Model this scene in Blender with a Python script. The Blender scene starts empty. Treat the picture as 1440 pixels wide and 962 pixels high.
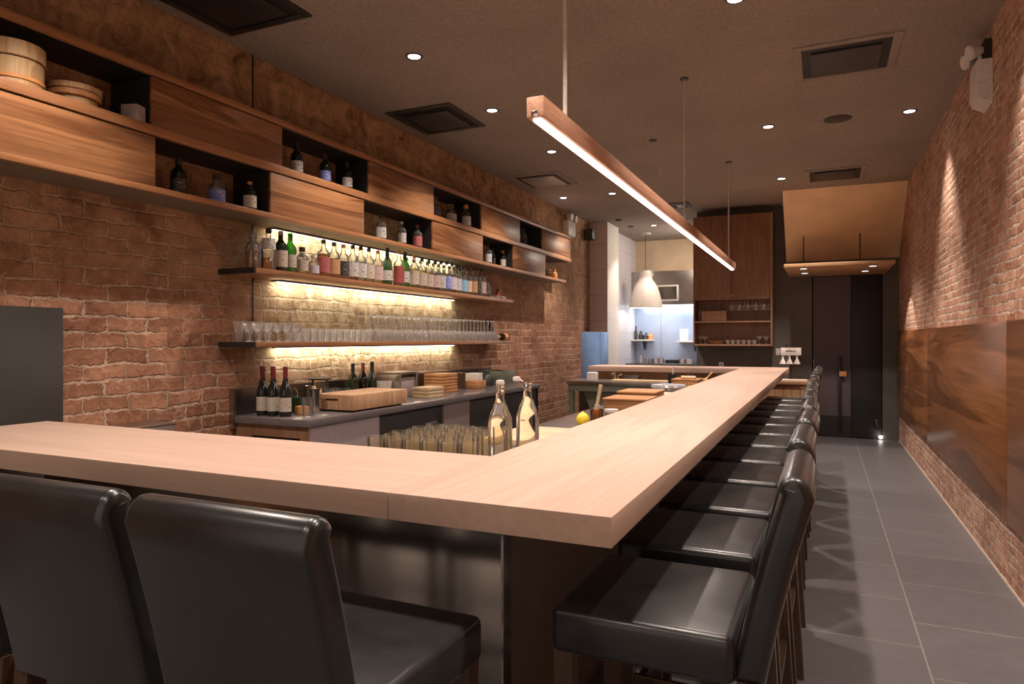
import bpy, bmesh, math, random
from mathutils import Vector, Matrix
random.seed(7)
PI = math.pi
S = bpy.context.scene
COL = S.collection

# ------------------------------------------------------------------ mesh helper
class MB:
    def __init__(self): self.bm = bmesh.new()
    def _merge(self, t):
        me = bpy.data.meshes.new('tmp'); t.to_mesh(me); t.free()
        self.bm.from_mesh(me); bpy.data.meshes.remove(me)
    def box(self, x0, x1, y0, y1, z0, z1, b=0, seg=2):
        t = bmesh.new()
        bmesh.ops.create_cube(t, size=1, matrix=Matrix.Translation(((x0+x1)/2, (y0+y1)/2, (z0+z1)/2)) @ Matrix.Diagonal((x1-x0, y1-y0, z1-z0, 1)))
        if b: bmesh.ops.bevel(t, geom=list(t.edges), offset=b, segments=seg, profile=.5, affect='EDGES')
        self._merge(t); return self
    def cyl(self, p0, p1, r0, r1=None, seg=16, cap=True):
        p0 = Vector(p0); p1 = Vector(p1); r1 = r0 if r1 is None else r1
        d = p1-p0; t = bmesh.new()
        m = Matrix.Translation((p0+p1)/2) @ d.to_track_quat('Z', 'Y').to_matrix().to_4x4()
        bmesh.ops.create_cone(t, cap_ends=cap, cap_tris=False, segments=seg, radius1=r0, radius2=r1, depth=d.length, matrix=m)
        self._merge(t); return self
    def bar(self, p0, p1, w0, w1=None):            # square tapered bar
        w1 = w0 if w1 is None else w1
        v = [self.bm.verts.new((p[0]+sx*w/2, p[1]+sy*w/2, p[2])) for p, w in ((p0, w0), (p1, w1)) for sx, sy in ((-1,-1),(1,-1),(1,1),(-1,1))]
        for f in ((3,2,1,0), (4,5,6,7), (0,1,5,4), (1,2,6,5), (2,3,7,6), (3,0,4,7)): self.bm.faces.new([v[i] for i in f])
        return self
    def lathe(self, prof, seg=20, c=(0,0,0)):
        rings = []
        for r, z in prof:
            if r < 1e-6: rings.append([self.bm.verts.new((c[0], c[1], c[2]+z))])
            else: rings.append([self.bm.verts.new((c[0]+r*math.cos(2*PI*i/seg), c[1]+r*math.sin(2*PI*i/seg), c[2]+z)) for i in range(seg)])
        for a, b in zip(rings, rings[1:]):
            for i in range(seg):
                j = (i+1) % seg
                if len(a) == 1 and len(b) == 1: continue
                if len(a) == 1: self.bm.faces.new((a[0], b[j], b[i]))
                elif len(b) == 1: self.bm.faces.new((a[i], a[j], b[0]))
                else: self.bm.faces.new((a[i], a[j], b[j], b[i]))
        return self
    def prism(self, pts, axis, a, b):               # pts: 2D outline; axis = extrusion axis
        def P(p, t): return {'X': (t, p[0], p[1]), 'Y': (p[0], t, p[1]), 'Z': (p[0], p[1], t)}[axis]
        A = [self.bm.verts.new(P(p, a)) for p in pts]; B = [self.bm.verts.new(P(p, b)) for p in pts]
        n = len(pts); self.bm.faces.new(A); self.bm.faces.new(B[::-1])
        for i in range(n): self.bm.faces.new((A[i], B[i], B[(i+1) % n], A[(i+1) % n]))
        bmesh.ops.recalc_face_normals(self.bm, faces=list(self.bm.faces)); return self
    def arc(self, R, z0, z1, a0, a1, seg=8):        # curved label strip
        v = [[self.bm.verts.new((R*math.cos(a0+(a1-a0)*i/seg), R*math.sin(a0+(a1-a0)*i/seg), z)) for i in range(seg+1)] for z in (z0, z1)]
        for i in range(seg): self.bm.faces.new((v[0][i], v[0][i+1], v[1][i+1], v[1][i]))
        return self
    def tube(self, pts, r, seg=8):
        for p, q in zip(pts, pts[1:]): self.cyl(p, q, r, seg=seg)
        return self
    def ball(self, c, r, sc=(1,1,1), seg=16):
        t = bmesh.new(); bmesh.ops.create_uvsphere(t, u_segments=seg, v_segments=seg//2+2, radius=r, matrix=Matrix.Translation(c) @ Matrix.Diagonal((*sc, 1)))
        self._merge(t); return self
    def mesh(self, name, m, smooth=True):
        me = bpy.data.meshes.new(name); self.bm.to_mesh(me); self.bm.free()
        if m: me.materials.append(m)
        if smooth:
            me.polygons.foreach_set('use_smooth', [True]*len(me.polygons))
            me.set_sharp_from_angle(angle=math.radians(35))
        return me

def link(name, me, parent=None, loc=(0,0,0), rotz=0):
    o = bpy.data.objects.new(name, me); COL.objects.link(o)
    o.location = loc; o.rotation_euler = (0,0,rotz)
    if parent: o.parent = parent
    return o
def tag(o, label, cat, group=None):
    o['label'] = label; o['category'] = cat
    if group: o['group'] = group
    return o
def thing(name, label, cat, loc=(0,0,0), rotz=0, group=None):
    o = bpy.data.objects.new(name, None); COL.objects.link(o); o.empty_display_size = .05
    o.location = loc; o.rotation_euler = (0,0,rotz)
    return tag(o, label, cat, group)
def part(name, mb, m, parent, label=None, smooth=True, loc=(0,0,0)):
    o = link(name, mb.mesh(name, m, smooth) if isinstance(mb, MB) else mb, parent, loc)
    if label: o['label'] = label
    return o
def single(name, mb, m, label, cat, loc=(0,0,0), rotz=0, group=None):
    return tag(link(name, mb.mesh(name, m) if isinstance(mb, MB) else mb, None, loc, rotz), label, cat, group)
def struct(name, mb, m, smooth=False):
    o = link(name, mb.mesh(name, m, smooth)); o['kind'] = 'structure'; return o
def copytree(o, loc, rotz=None, label=None, parent=None):
    c = o.copy(); COL.objects.link(c)
    if parent: c.parent = parent
    else:
        c.location = loc
        if rotz is not None: c.rotation_euler = (0,0,rotz)
        if label: c['label'] = label
    for ch in list(o.children): copytree(ch, None, parent=c)
    return c
ORD = ['first','second','third','fourth','fifth','sixth','seventh','eighth','ninth','tenth','eleventh','twelfth']

# ------------------------------------------------------------------ materials
def nodes(name):
    m = bpy.data.materials.new(name); m.use_nodes = True; nt = m.node_tree
    return m, nt, nt.nodes['Principled BSDF'], nt.nodes['Material Output']
def N(nt, t, **k):
    n = nt.nodes.new(t)
    for a, v in k.items():
        if a.startswith('_'): setattr(n, a[1:], v)
        else: n.inputs[a.replace('__', ' ')].default_value = v
    return n
def rgba(c): return (c[0], c[1], c[2], 1)
def ramp(nt, fac, stops):
    r = nt.nodes.new('ShaderNodeValToRGB'); e = r.color_ramp.elements
    while len(e) < len(stops): e.new(.5)
    for el, (p, c) in zip(e, stops): el.position = p; el.color = rgba(c)
    nt.links.new(fac, r.inputs[0]); return r.outputs[0]
def mix(nt, fac, a, b, mode='MIX'):
    n = nt.nodes.new('ShaderNodeMix'); n.data_type = 'RGBA'; n.blend_type = mode
    for i, v in ((0, fac), (6, a), (7, b)):
        if hasattr(v, 'links'): nt.links.new(v, n.inputs[i])
        elif i == 0: n.inputs[0].default_value = v
        else: n.inputs[i].default_value = rgba(v)
    return n.outputs[2]
def math_(nt, op, a, b=0):
    n = nt.nodes.new('ShaderNodeMath'); n.operation = op
    for i, v in ((0, a), (1, b)):
        if hasattr(v, 'links'): nt.links.new(v, n.inputs[i])
        else: n.inputs[i].default_value = v
    return n.outputs[0]
def bump(nt, b, h, strength=.2, dist=.01):
    n = N(nt, 'ShaderNodeBump', Strength=strength, Distance=dist); nt.links.new(h, n.inputs['Height']); nt.links.new(n.outputs[0], b.inputs['Normal'])
def objco(nt, scale=(1,1,1)):
    c = nt.nodes.new('ShaderNodeTexCoord'); mp = N(nt, 'ShaderNodeMapping', Scale=scale); nt.links.new(c.outputs['Object'], mp.inputs[0]); return mp.outputs[0]
def noise(nt, v, scale, detail=4, dist=0, rough=.5):
    n = N(nt, 'ShaderNodeTexNoise', Scale=scale, Detail=detail, Distortion=dist, Roughness=rough); nt.links.new(v, n.inputs['Vector']); return n.outputs['Fac']

def flat(name, c, rough=.5, metal=0, spec=.5, var=.12, vs=30, coat=0, bmp=0):
    m, nt, b, o = nodes(name)
    v = objco(nt); f = noise(nt, v, vs, 3)
    col = ramp(nt, f, [(.3, [x*(1-var) for x in c]), (.7, [min(1, x*(1+var)) for x in c])])
    nt.links.new(col, b.inputs['Base Color']); b.inputs['Roughness'].default_value = rough; b.inputs['Metallic'].default_value = metal
    b.inputs['Specular IOR Level'].default_value = spec; b.inputs['Coat Weight'].default_value = coat
    if bmp: bump(nt, b, noise(nt, v, vs*4, 3), bmp, .003)
    return m
def emit(name, c, s):
    m, nt, b, o = nodes(name); e = N(nt, 'ShaderNodeEmission', Color=rgba(c), Strength=s); nt.links.new(e.outputs[0], o.inputs[0]); return m
def wood(name, dark, light, axis='Y', sc=1, rough=.4, coat=0, contrast=.22, dist=1.4, fine=.72, spec=.4):
    m, nt, b, o = nodes(name)
    k = {'X': (.5,5,5), 'Y': (5,.5,5), 'Z': (5,5,.5)}[axis]; k2 = {'X': (1.6,55,55), 'Y': (55,1.6,55), 'Z': (55,55,1.6)}[axis]
    v1 = objco(nt, [x*sc for x in k])
    f1 = noise(nt, v1, 1, 4, dist, .5)
    rings = math_(nt, 'PINGPONG', math_(nt, 'MULTIPLY', f1, 9), 1)          # flowing flame figure
    f1 = math_(nt, 'ADD', math_(nt, 'MULTIPLY', f1, .75), math_(nt, 'MULTIPLY', rings, .22))
    f2 = noise(nt, objco(nt, [x*sc for x in k2]), 1, 4, .3, .6)
    col = ramp(nt, f1, [(.5-contrast, dark), (.5, [(a+c)/2 for a, c in zip(dark, light)]), (.5+contrast, light)])
    fi = ramp(nt, f2, [(.32, (fine,fine*.97,fine*.95)), (.62, (1,1,1))])
    nt.links.new(mix(nt, .85, col, fi, 'MULTIPLY'), b.inputs['Base Color'])
    b.inputs['Roughness'].default_value = rough; b.inputs['Coat Weight'].default_value = coat; b.inputs['Coat Roughness'].default_value = .3; b.inputs['Specular IOR Level'].default_value = spec
    return m
def glass(name, tint=(.93,.95,.94), body=.04, edge=.35, rough=.03, glow=None):
    """thin glass: see-through, mirror-like at grazing angles, slightly milky towards its edges"""
    m, nt, b, o = nodes(name); nt.nodes.remove(b)
    t = N(nt, 'ShaderNodeBsdfTransparent', Color=rgba(tint)); g = N(nt, 'ShaderNodeBsdfGlossy', Color=(1,1,1,1), Roughness=rough)
    c = rgba(glow or [min(1, .55*x+.3) for x in tint])
    d = N(nt, 'ShaderNodeBsdfDiffuse', Color=c); tr = N(nt, 'ShaderNodeBsdfTranslucent', Color=c)
    dm = nt.nodes.new('ShaderNodeMixShader'); dm.inputs[0].default_value = .5; nt.links.new(d.outputs[0], dm.inputs[1]); nt.links.new(tr.outputs[0], dm.inputs[2])
    lw = N(nt, 'ShaderNodeLayerWeight', Blend=.35); fr = N(nt, 'ShaderNodeFresnel', IOR=1.45)
    v = objco(nt); fb = noise(nt, v, 25, 2)
    ed = math_(nt, 'ADD', math_(nt, 'MULTIPLY', lw.outputs['Facing'], edge), body)
    ed = math_(nt, 'MULTIPLY', ed, math_(nt, 'ADD', fb, .5))
    m1 = nt.nodes.new('ShaderNodeMixShader'); nt.links.new(ed, m1.inputs[0]); nt.links.new(t.outputs[0], m1.inputs[1]); nt.links.new(dm.outputs[0], m1.inputs[2])
    m2 = nt.nodes.new('ShaderNodeMixShader'); nt.links.new(fr.outputs[0], m2.inputs[0]); nt.links.new(m1.outputs[0], m2.inputs[1]); nt.links.new(g.outputs[0], m2.inputs[2])
    nt.links.new(m2.outputs[0], o.inputs[0]); return m
def solidglass(name, tint, ior):
    m, nt, b, o = nodes(name)
    v = objco(nt); nt.links.new(ramp(nt, noise(nt, v, 6, 2), [(.3, [x*.97 for x in tint]), (.7, tint)]), b.inputs['Base Color'])
    b.inputs['Transmission Weight'].default_value = 1; b.inputs['IOR'].default_value = ior; b.inputs['Roughness'].default_value = .02; return m

def brickmat(name, ax, c1, c2, mort, bw, rh, ms, smear=None, bstr=.5, warp=.05):
    """brick wall running along axis ax (0=X,1=Y), rows along Z; smear = (z0, z1, colourA, colourB): old stained bricks above z0, plastered over above z1"""
    m, nt, b, o = nodes(name)
    co = nt.nodes.new('ShaderNodeTexCoord').outputs['Object']
    nz = N(nt, 'ShaderNodeTexNoise', Scale=4, Detail=4, Roughness=.6); nt.links.new(co, nz.inputs['Vector'])
    nz2 = N(nt, 'ShaderNodeTexNoise', Scale=26, Detail=3, Roughness=.6); nt.links.new(co, nz2.inputs['Vector'])
    off = N(nt, 'ShaderNodeVectorMath', _operation='MULTIPLY_ADD'); nt.links.new(nz.outputs['Color'], off.inputs[0])
    off.inputs[1].default_value = (warp,warp,warp*.9); nt.links.new(co, off.inputs[2])
    of2 = N(nt, 'ShaderNodeVectorMath', _operation='MULTIPLY_ADD'); nt.links.new(nz2.outputs['Color'], of2.inputs[0])
    of2.inputs[1].default_value = (.04,.04,.03); nt.links.new(off.outputs[0], of2.inputs[2])
    sp = nt.nodes.new('ShaderNodeSeparateXYZ'); nt.links.new(of2.outputs[0], sp.inputs[0])
    wn = ramp(nt, noise(nt, co, 3.3, 3, .5), [(.35, (.25,.25,.25)), (.62, (1.25,1.25,1.25))])
    cb = nt.nodes.new('ShaderNodeCombineXYZ'); nt.links.new(sp.outputs[ax], cb.inputs[0]); nt.links.new(sp.outputs[2], cb.inputs[1])
    br = N(nt, 'ShaderNodeTexBrick', Color1=rgba(c1), Color2=rgba(c2), Mortar=rgba(mort), Scale=1)
    br.inputs['Mortar Size'].default_value = ms; br.inputs['Mortar Smooth'].default_value = .55; br.inputs['Brick Width'].default_value = bw; br.inputs['Row Height'].default_value = rh
    nt.links.new(cb.outputs[0], br.inputs['Vector']); nt.links.new(math_(nt, 'MULTIPLY', wn, ms), br.inputs['Mortar Size'])
    n1 = noise(nt, co, 2.6, 6, .6, .6); n2 = noise(nt, co, 24, 6, .4, .65); n3 = noise(nt, co, 7, 6, 1.0, .65)
    col = mix(nt, .85, br.outputs['Color'], ramp(nt, n2, [(.3, (.5,.46,.44)), (.68, (1.0,1.0,1.0))]), 'MULTIPLY')
    col = mix(nt, .8, col, ramp(nt, n3, [(.32, (.6,.56,.53)), (.6, (1,1,1))]), 'MULTIPLY')
    col = mix(nt, .6, col, ramp(nt, n1, [(.32, (.6,.55,.52)), (.62, (1,1,1))]), 'MULTIPLY')
    sm = ramp(nt, noise(nt, co, 11, 6, 1.6, .7), [(.57, (0,0,0)), (.7, (1,1,1))])
    col = mix(nt, math_(nt, 'MULTIPLY', sm, .5), col, mort)
    pit = ramp(nt, noise(nt, co, 17, 5, 1.5, .7), [(.3, (1,1,1)), (.4, (0,0,0))])            # chipped dark pits
    col = mix(nt, math_(nt, 'MULTIPLY', pit, .75), col, [x*.12 for x in c2])
    hgt = math_(nt, 'SUBTRACT', 1, br.outputs['Fac'])
    if smear:
        z0, z1, ca, cc = smear
        s2 = nt.nodes.new('ShaderNodeSeparateXYZ'); nt.links.new(co, s2.inputs[0])
        zz = math_(nt, 'ADD', s2.outputs[2], math_(nt, 'MULTIPLY', n1, .4))
        up = N(nt, 'ShaderNodeMapRange'); nt.links.new(zz, up.inputs[0]); up.inputs[1].default_value = z0; up.inputs[2].default_value = z0+.3; up.inputs[3].default_value = .12; up.inputs[4].default_value = .62
        up2 = N(nt, 'ShaderNodeMapRange'); nt.links.new(zz, up2.inputs[0]); up2.inputs[1].default_value = z1; up2.inputs[2].default_value = z1+.25; up2.inputs[4].default_value = .3
        tar = ramp(nt, noise(nt, co, 5.5, 8, 1.1, .66), [(.3, ca), (.48, [(p+q)/2 for p, q in zip(ca, cc)]), (.66, cc)])
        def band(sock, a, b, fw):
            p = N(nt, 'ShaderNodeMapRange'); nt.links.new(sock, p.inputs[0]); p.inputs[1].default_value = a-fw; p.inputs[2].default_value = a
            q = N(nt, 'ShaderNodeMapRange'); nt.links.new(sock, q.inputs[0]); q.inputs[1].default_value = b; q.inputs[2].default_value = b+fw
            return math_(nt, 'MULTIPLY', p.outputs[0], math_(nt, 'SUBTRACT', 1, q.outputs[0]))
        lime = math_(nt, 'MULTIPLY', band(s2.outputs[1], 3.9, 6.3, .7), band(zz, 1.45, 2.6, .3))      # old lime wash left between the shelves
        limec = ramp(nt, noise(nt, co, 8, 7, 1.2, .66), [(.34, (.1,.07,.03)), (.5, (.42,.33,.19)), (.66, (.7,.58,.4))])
        amt = math_(nt, 'ADD', up.outputs[0], up2.outputs[0])
        dk = N(nt, 'ShaderNodeMapRange'); nt.links.new(up.outputs[0], dk.inputs[0]); dk.inputs[1].default_value = .12; dk.inputs[2].default_value = .62; dk.inputs[3].default_value = 1; dk.inputs[4].default_value = .95
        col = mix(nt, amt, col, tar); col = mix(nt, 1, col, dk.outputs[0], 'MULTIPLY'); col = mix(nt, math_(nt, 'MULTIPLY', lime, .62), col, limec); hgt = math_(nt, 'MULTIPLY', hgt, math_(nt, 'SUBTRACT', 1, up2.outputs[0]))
    nt.links.new(col, b.inputs['Base Color']); b.inputs['Roughness'].default_value = .85; b.inputs['Specular IOR Level'].default_value = .25
    h = math_(nt, 'ADD', math_(nt, 'MULTIPLY', hgt, .6), math_(nt, 'ADD', math_(nt, 'MULTIPLY', n2, .7), math_(nt, 'MULTIPLY', n3, .9)))
    bump(nt, b, h, bstr, .022); return m

def tilemat(name):
    m, nt, b, o = nodes(name); co = nt.nodes.new('ShaderNodeTexCoord').outputs['Object']
    sp = nt.nodes.new('ShaderNodeSeparateXYZ'); nt.links.new(co, sp.inputs[0])
    cb = nt.nodes.new('ShaderNodeCombineXYZ')
    nt.links.new(math_(nt, 'ADD', sp.outputs[1], .06), cb.inputs[0]); nt.links.new(math_(nt, 'ADD', sp.outputs[0], 6-.41+.006), cb.inputs[1])
    br = N(nt, 'ShaderNodeTexBrick', Color1=(.142,.132,.137,1), Color2=(.126,.118,.123,1), Mortar=(.29,.27,.265,1), Scale=1)
    br.inputs['Mortar Size'].default_value = .0035; br.inputs['Mortar Smooth'].default_value = .3; br.inputs['Brick Width'].default_value = .6; br.inputs['Row Height'].default_value = .6
    nt.links.new(cb.outputs[0], br.inputs['Vector'])
    n = noise(nt, co, 14, 6, .3, .6)
    nt.links.new(mix(nt, .7, br.outputs['Color'], ramp(nt, n, [(.3, (.78,.78,.78)), (.7, (1,1,1))]), 'MULTIPLY'), b.inputs['Base Color'])
    b.inputs['Roughness'].default_value = .42; bump(nt, b, n, .08, .004); return m
def ceilmat(name):
    m, nt, b, o = nodes(name); co = nt.nodes.new('ShaderNodeTexCoord').outputs['Object']
    n = noise(nt, co, 90, 4, 0, .7); n2 = noise(nt, co, 1.2, 4, .3)
    c = ramp(nt, n, [(.3, (.25,.205,.165)), (.7, (.47,.395,.33))])
    nt.links.new(mix(nt, .5, c, ramp(nt, n2, [(.3, (.7,.7,.7)), (.7, (1,1,1))]), 'MULTIPLY'), b.inputs['Base Color'])
    b.inputs['Roughness'].default_value = .95; b.inputs['Specular IOR Level'].default_value = .1; bump(nt, b, n, .6, .012); return m
def leather(name):
    m, nt, b, o = nodes(name); co = objco(nt)
    n = noise(nt, co, 7, 4, .5); n2 = noise(nt, co, 300, 2)
    nt.links.new(ramp(nt, n, [(.3, (.008,.008,.0085)), (.75, (.014,.014,.014))]), b.inputs['Base Color'])
    nt.links.new(ramp(nt, n, [(.3, (.26,.26,.26)), (.7, (.36,.36,.36))]), b.inputs['Roughness'])
    b.inputs['Specular IOR Level'].default_value = .5; b.inputs['Coat Weight'].default_value = .12; b.inputs['Coat Roughness'].default_value = .2
    b.inputs['Sheen Weight'].default_value = .1; b.inputs['Sheen Roughness'].default_value = .3; b.inputs['Sheen Tint'].default_value = (1,.95,.92,1)
    bump(nt, b, math_(nt, 'ADD', math_(nt, 'MULTIPLY', n2, .05), n), .1, .01); return m
def tiles(name, c, w, h):
    m, nt, b, o = nodes(name); co = nt.nodes.new('ShaderNodeTexCoord').outputs['Object']
    sp = nt.nodes.new('ShaderNodeSeparateXYZ'); nt.links.new(co, sp.inputs[0]); cb = nt.nodes.new('ShaderNodeCombineXYZ')
    nt.links.new(math_(nt, 'ADD', sp.outputs[0], sp.outputs[1]), cb.inputs[0]); nt.links.new(sp.outputs[2], cb.inputs[1])
    br = N(nt, 'ShaderNodeTexBrick', _offset=0, Color1=rgba(c), Color2=rgba([x*.97 for x in c]), Mortar=rgba([x*.6 for x in c]), Scale=1)
    br.inputs['Mortar Size'].default_value = .005; br.inputs['Brick Width'].default_value = w; br.inputs['Row Height'].default_value = h
    nt.links.new(cb.outputs[0], br.inputs['Vector']); nt.links.new(br.outputs['Color'], b.inputs['Base Color']); b.inputs['Roughness'].default_value = .35; return m
def labelmat(name, c, ink=None):
    m, nt, b, o = nodes(name); co = objco(nt, (60,60,110))
    n = noise(nt, co, 1, 2, .2)
    ink = ink or [x*.55 for x in c]
    nt.links.new(ramp(nt, n, [(.56, c), (.68, ink)]), b.inputs['Base Color']); b.inputs['Roughness'].default_value = .6; return m

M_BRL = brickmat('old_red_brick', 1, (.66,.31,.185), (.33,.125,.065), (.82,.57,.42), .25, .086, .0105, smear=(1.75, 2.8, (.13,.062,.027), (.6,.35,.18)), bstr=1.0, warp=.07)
M_BRR = brickmat('thin_red_brick', 1, (1.0,.57,.385), (.66,.31,.195), (1.0,.82,.66), .2, .058, .0115, bstr=.9, warp=.045)
M_CEIL = ceilmat('sprayed_acoustic_ceiling'); M_TILE = tilemat('slate_floor_tile'); M_LEA = leather('black_leather')
M_COUNTX = wood('pale_maple_x', (.48,.315,.235), (.6,.415,.325), 'X', .8, .6, contrast=.4, fine=.9, spec=.25)
M_COUNTY = wood('pale_maple_y', (.48,.315,.235), (.6,.415,.325), 'Y', .8, .6, contrast=.4, fine=.9, spec=.25)
M_WALN = wood('walnut_panel', (.15,.052,.018), (.45,.2,.082), 'Y', 1.0, .36, .15, .19, 1.6, .64)
M_EDGE = wood('walnut_edge', (.3,.12,.045), (.42,.19,.08), 'Y', 1.5, .38, .1)
M_PANEL = wood('dark_walnut_cladding', (.1,.032,.011), (.4,.155,.055), 'Y', .75, .32, .2, .23, 1.2, .68)
M_CAB = wood('walnut_cabinet', (.2,.095,.05), (.29,.145,.08), 'Z', 2, .45)
M_CABL = wood('light_walnut_trim', (.34,.17,.09), (.46,.25,.14), 'Z', 2, .45)
M_CANOPY = wood('canopy_wood', (.5,.27,.13), (.64,.38,.2), 'X', 1.2, .45)
M_UNDER = flat('shelf_underside', (.17,.13,.09), .6)
M_ROD = flat('grey_brown_rod', (.6,.52,.45), .5)
M_PEND = wood('pendant_wood', (.42,.2,.12), (.56,.29,.18), 'Y', 2, .45)
M_BLOCK = wood('butcher_block', (.5,.26,.13), (.72,.44,.25), 'Z', 3, .45)
M_TRAY = wood('orange_wood', (.42,.17,.06), (.62,.3,.12), 'X', 3, .45)
M_PALE = wood('pale_wood', (.6,.42,.24), (.76,.57,.36), 'X', 3, .5)
M_LEG = wood('chair_leg_wood', (.035,.018,.01), (.075,.04,.022), 'Z', 3, .35)
M_OAK = wood('oak_plank', (.36,.19,.09), (.5,.28,.14), 'Z', 2, .5)
M_BLACK = flat('black_laminate', (.012,.012,.011), .5)
M_GREY = flat('dark_grey_paint', (.05,.047,.042), .55)
M_DARKW = flat('charcoal_wall', (.1,.088,.075), .7, vs=4)
M_STEEL = flat('brushed_steel', (.42,.37,.34), .3, 1, vs=8)
M_PANST = flat('satin_counter_steel', (.33,.29,.265), .2, 1, vs=5)
M_SIDE = flat('bronze_side_panel', (.2,.165,.135), .35, .3, vs=4)
M_STEELD = flat('dark_steel', (.17,.155,.145), .28, 1, vs=6)
M_STEELB = flat('steel_blue_reflection', (.2,.36,.68), .3, .45, vs=4)  # reflected blue light is put into the steel's base colour
M_SPLASH = flat('steel_lavender_reflection', (.42,.5,.66), .28, .5, vs=2)  # bluish reflections painted into the stainless colour
M_SHEET = flat('grey_sheet', (.055,.054,.048), .38, .4, vs=5)
M_STONE = flat('dark_stone_top', (.13,.11,.11), .16, 0, .6, .2, 60)
M_STONEF = flat('stone_front', (.17,.125,.115), .5)
M_PINKG = flat('grey_cabinet_front', (.3,.235,.23), .5)
M_WHITE = flat('white_plastic', (.72,.66,.6), .45)
M_CUP = flat('dim_porcelain', (.34,.28,.25), .4)
M_SHADE = flat('white_lamp_shade', (.5,.43,.37), .45)
M_TAUPE = tiles('beige_large_tile', (.68,.55,.47), 2.0, .42)
M_WTILE = tiles('white_tile', (.55,.52,.56), .8, .5)
M_BEIGE = flat('beige_plaster', (.58,.42,.29), .85, vs=3)
M_SOFF = flat('tan_soffit_paint', (.86,.61,.37), .8, vs=3)
M_PLUM = flat('plum_door', (.085,.062,.07), .6)
M_DOORB = flat('black_door', (.014,.012,.012), .6)
M_VENT = flat('dark_vent', (.04,.035,.03), .6); M_VENTG = flat('grey_vent_panel', (.042,.04,.038), .6)
M_VENTM = flat('satin_vent_panel', (.5,.43,.37), .4, .5)
M_CHROME = flat('chrome', (.7,.66,.62), .15, 1)
M_LED = emit('led_strip_glow', (1,.93,.74), 9); M_PLED = emit('pendant_led_glow', (1,.82,.76), 9)
M_DL = emit('downlight_glow', (1,.92,.86), 6); M_DLC = emit('canopy_spot_glow', (1,.9,.82), 1.6); M_KIT = emit('hood_lamp_glow', (.93,.97,1), 4)
M_RED = flat('wine_red_foil', (.16,.012,.02), .4); M_LEMON = flat('lemon_peel', (.85,.6,.02), .45, bmp=.3)
M_CLEAR = glass('clear_glass'); M_TUMB = glass('warm_tumbler_glass', (.99,.975,.93), .02, .5, .03, (1,.88,.68)); M_SHELFG = glass('stemware_glass', (.95,.93,.9), .16, .65)
M_GGREEN = glass('green_glass', (.14,.5,.05), .1, .2); M_AMBER = glass('amber_liquid', (.74,.42,.07), .08, .1); M_GOLD = glass('pale_gold_liquid', (.9,.77,.3), .06, .1)
M_WATER = solidglass('bottle_glass', (.97,.94,.84), 1.36); M_LEMW = glass('yellow_liquid', (.985,.94,.78), .04, .1)
M_DARKG = flat('dark_bottle_glass', (.008,.01,.008), .08); M_DGRN = flat('dark_green_bottle', (.012,.025,.012), .08)
M_CREAM = labelmat('cream_label', (0.518,0.432,0.346)); M_WLAB = labelmat('white_label', (0.518,0.490,0.461), (.12,.1,.1)); M_BLUEL = labelmat('blue_label', (.16,.2,.55), (.5,.5,.6)); M_REDL = labelmat('red_label', (0.432,0.101,0.101)); M_ORL = labelmat('orange_label', (0.518,0.259,0.115))
M_BLKL = labelmat('black_label', (.02,.02,.022), (.2,.18,.1)); M_PINKL = labelmat('pink_label', (0.504,0.360,0.331)); M_LBLUE = labelmat('light_blue_label', (.2,.4,.62)); M_CRIM = labelmat('crimson_label', (.3,.05,.045)); M_LILAC = labelmat('lilac_label', (.55,.5,.58))
M_OLIVE = flat('olive_grey_steel', (.16,.165,.12), .4, .3); M_COPPER = flat('copper_orange', (.6,.25,.08), .4); M_FLOORL = emit('night_light_glow', (1,.9,.8), 12)
M_TAG = flat('orange_sticker', (.75,.25,.08), .5); M_INK = flat('dark_ink', (.03,.025,.025), .6); M_WRAP = glass('plastic_film', (.9,.88,.9), .25, .5, .12)
M_GOLDW = wood('pale_yellow_wood', (.66,.5,.26), (.8,.65,.4), 'X', 3, .5)
M_TWOOD = wood('pale_hinoki', (.36,.2,.085), (.62,.4,.2), 'Z', 4, .5)

# ------------------------------------------------------------------ camera
ZC = 1.38
cam = bpy.data.cameras.new('camera'); co = bpy.data.objects.new('camera', cam); COL.objects.link(co)
cam.sensor_width = 36; cam.lens = 36*960/1440; cam.shift_y = -4/1440; cam.clip_start = .05
co.location = (0,0,ZC); co.rotation_euler = (PI/2, 0, math.atan(437/960)); S.camera = co

# ------------------------------------------------------------------ room shell
XL, XR, CH, Y0 = -3.52, .945, 3.305, -2.6
struct('floor', MB().box(-3.7, 1.1, Y0, 13.5, -.1, 0), M_TILE)
struct('ceiling', MB().box(-3.7, 1.1, Y0, 13.5, CH, CH+.1), M_CEIL)
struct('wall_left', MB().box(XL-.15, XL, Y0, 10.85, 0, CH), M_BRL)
struct('wall_right', MB().box(XR, XR+.15, Y0, 13.5, 0, CH), M_BRR)
struct('trim_1', MB().box(XL, XL+.004, 3.478, 3.492, 1.4, CH), M_BLACK)
struct('wall_back', MB().box(-1.74, -.14, 10.6, 10.72, 0, CH).box(-.14, .745, 10.6, 10.72, 2.28, CH).box(.745, XR, 10.6, 10.72, 0, CH), M_DARKW)
struct('door_light_block', MB().box(-.3, XR, 10.78, 10.84, 0, CH), M_BLACK)  # added black backing, stops world light showing through the door gaps
struct('wall_pier', MB().box(-3.67, -3.22, 10.85, 11.5, 0, CH), M_TAUPE)
struct('wall_kitchen_left', MB().box(-3.5, -3.36, 11.5, 13.3, 0, CH), M_WTILE)
struct('wall_kitchen_back', MB().box(-3.5, -1.6, 13.3, 13.42, 0, CH), M_BEIGE)
struct('wall_kitchen_right', MB().box(-1.74, -1.62, 10.72, 13.3, 0, CH), M_WTILE)
struct('trim_2', MB().box(-3.225, -3.214, 10.843, 11.5, 0, CH), M_WHITE)
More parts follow.
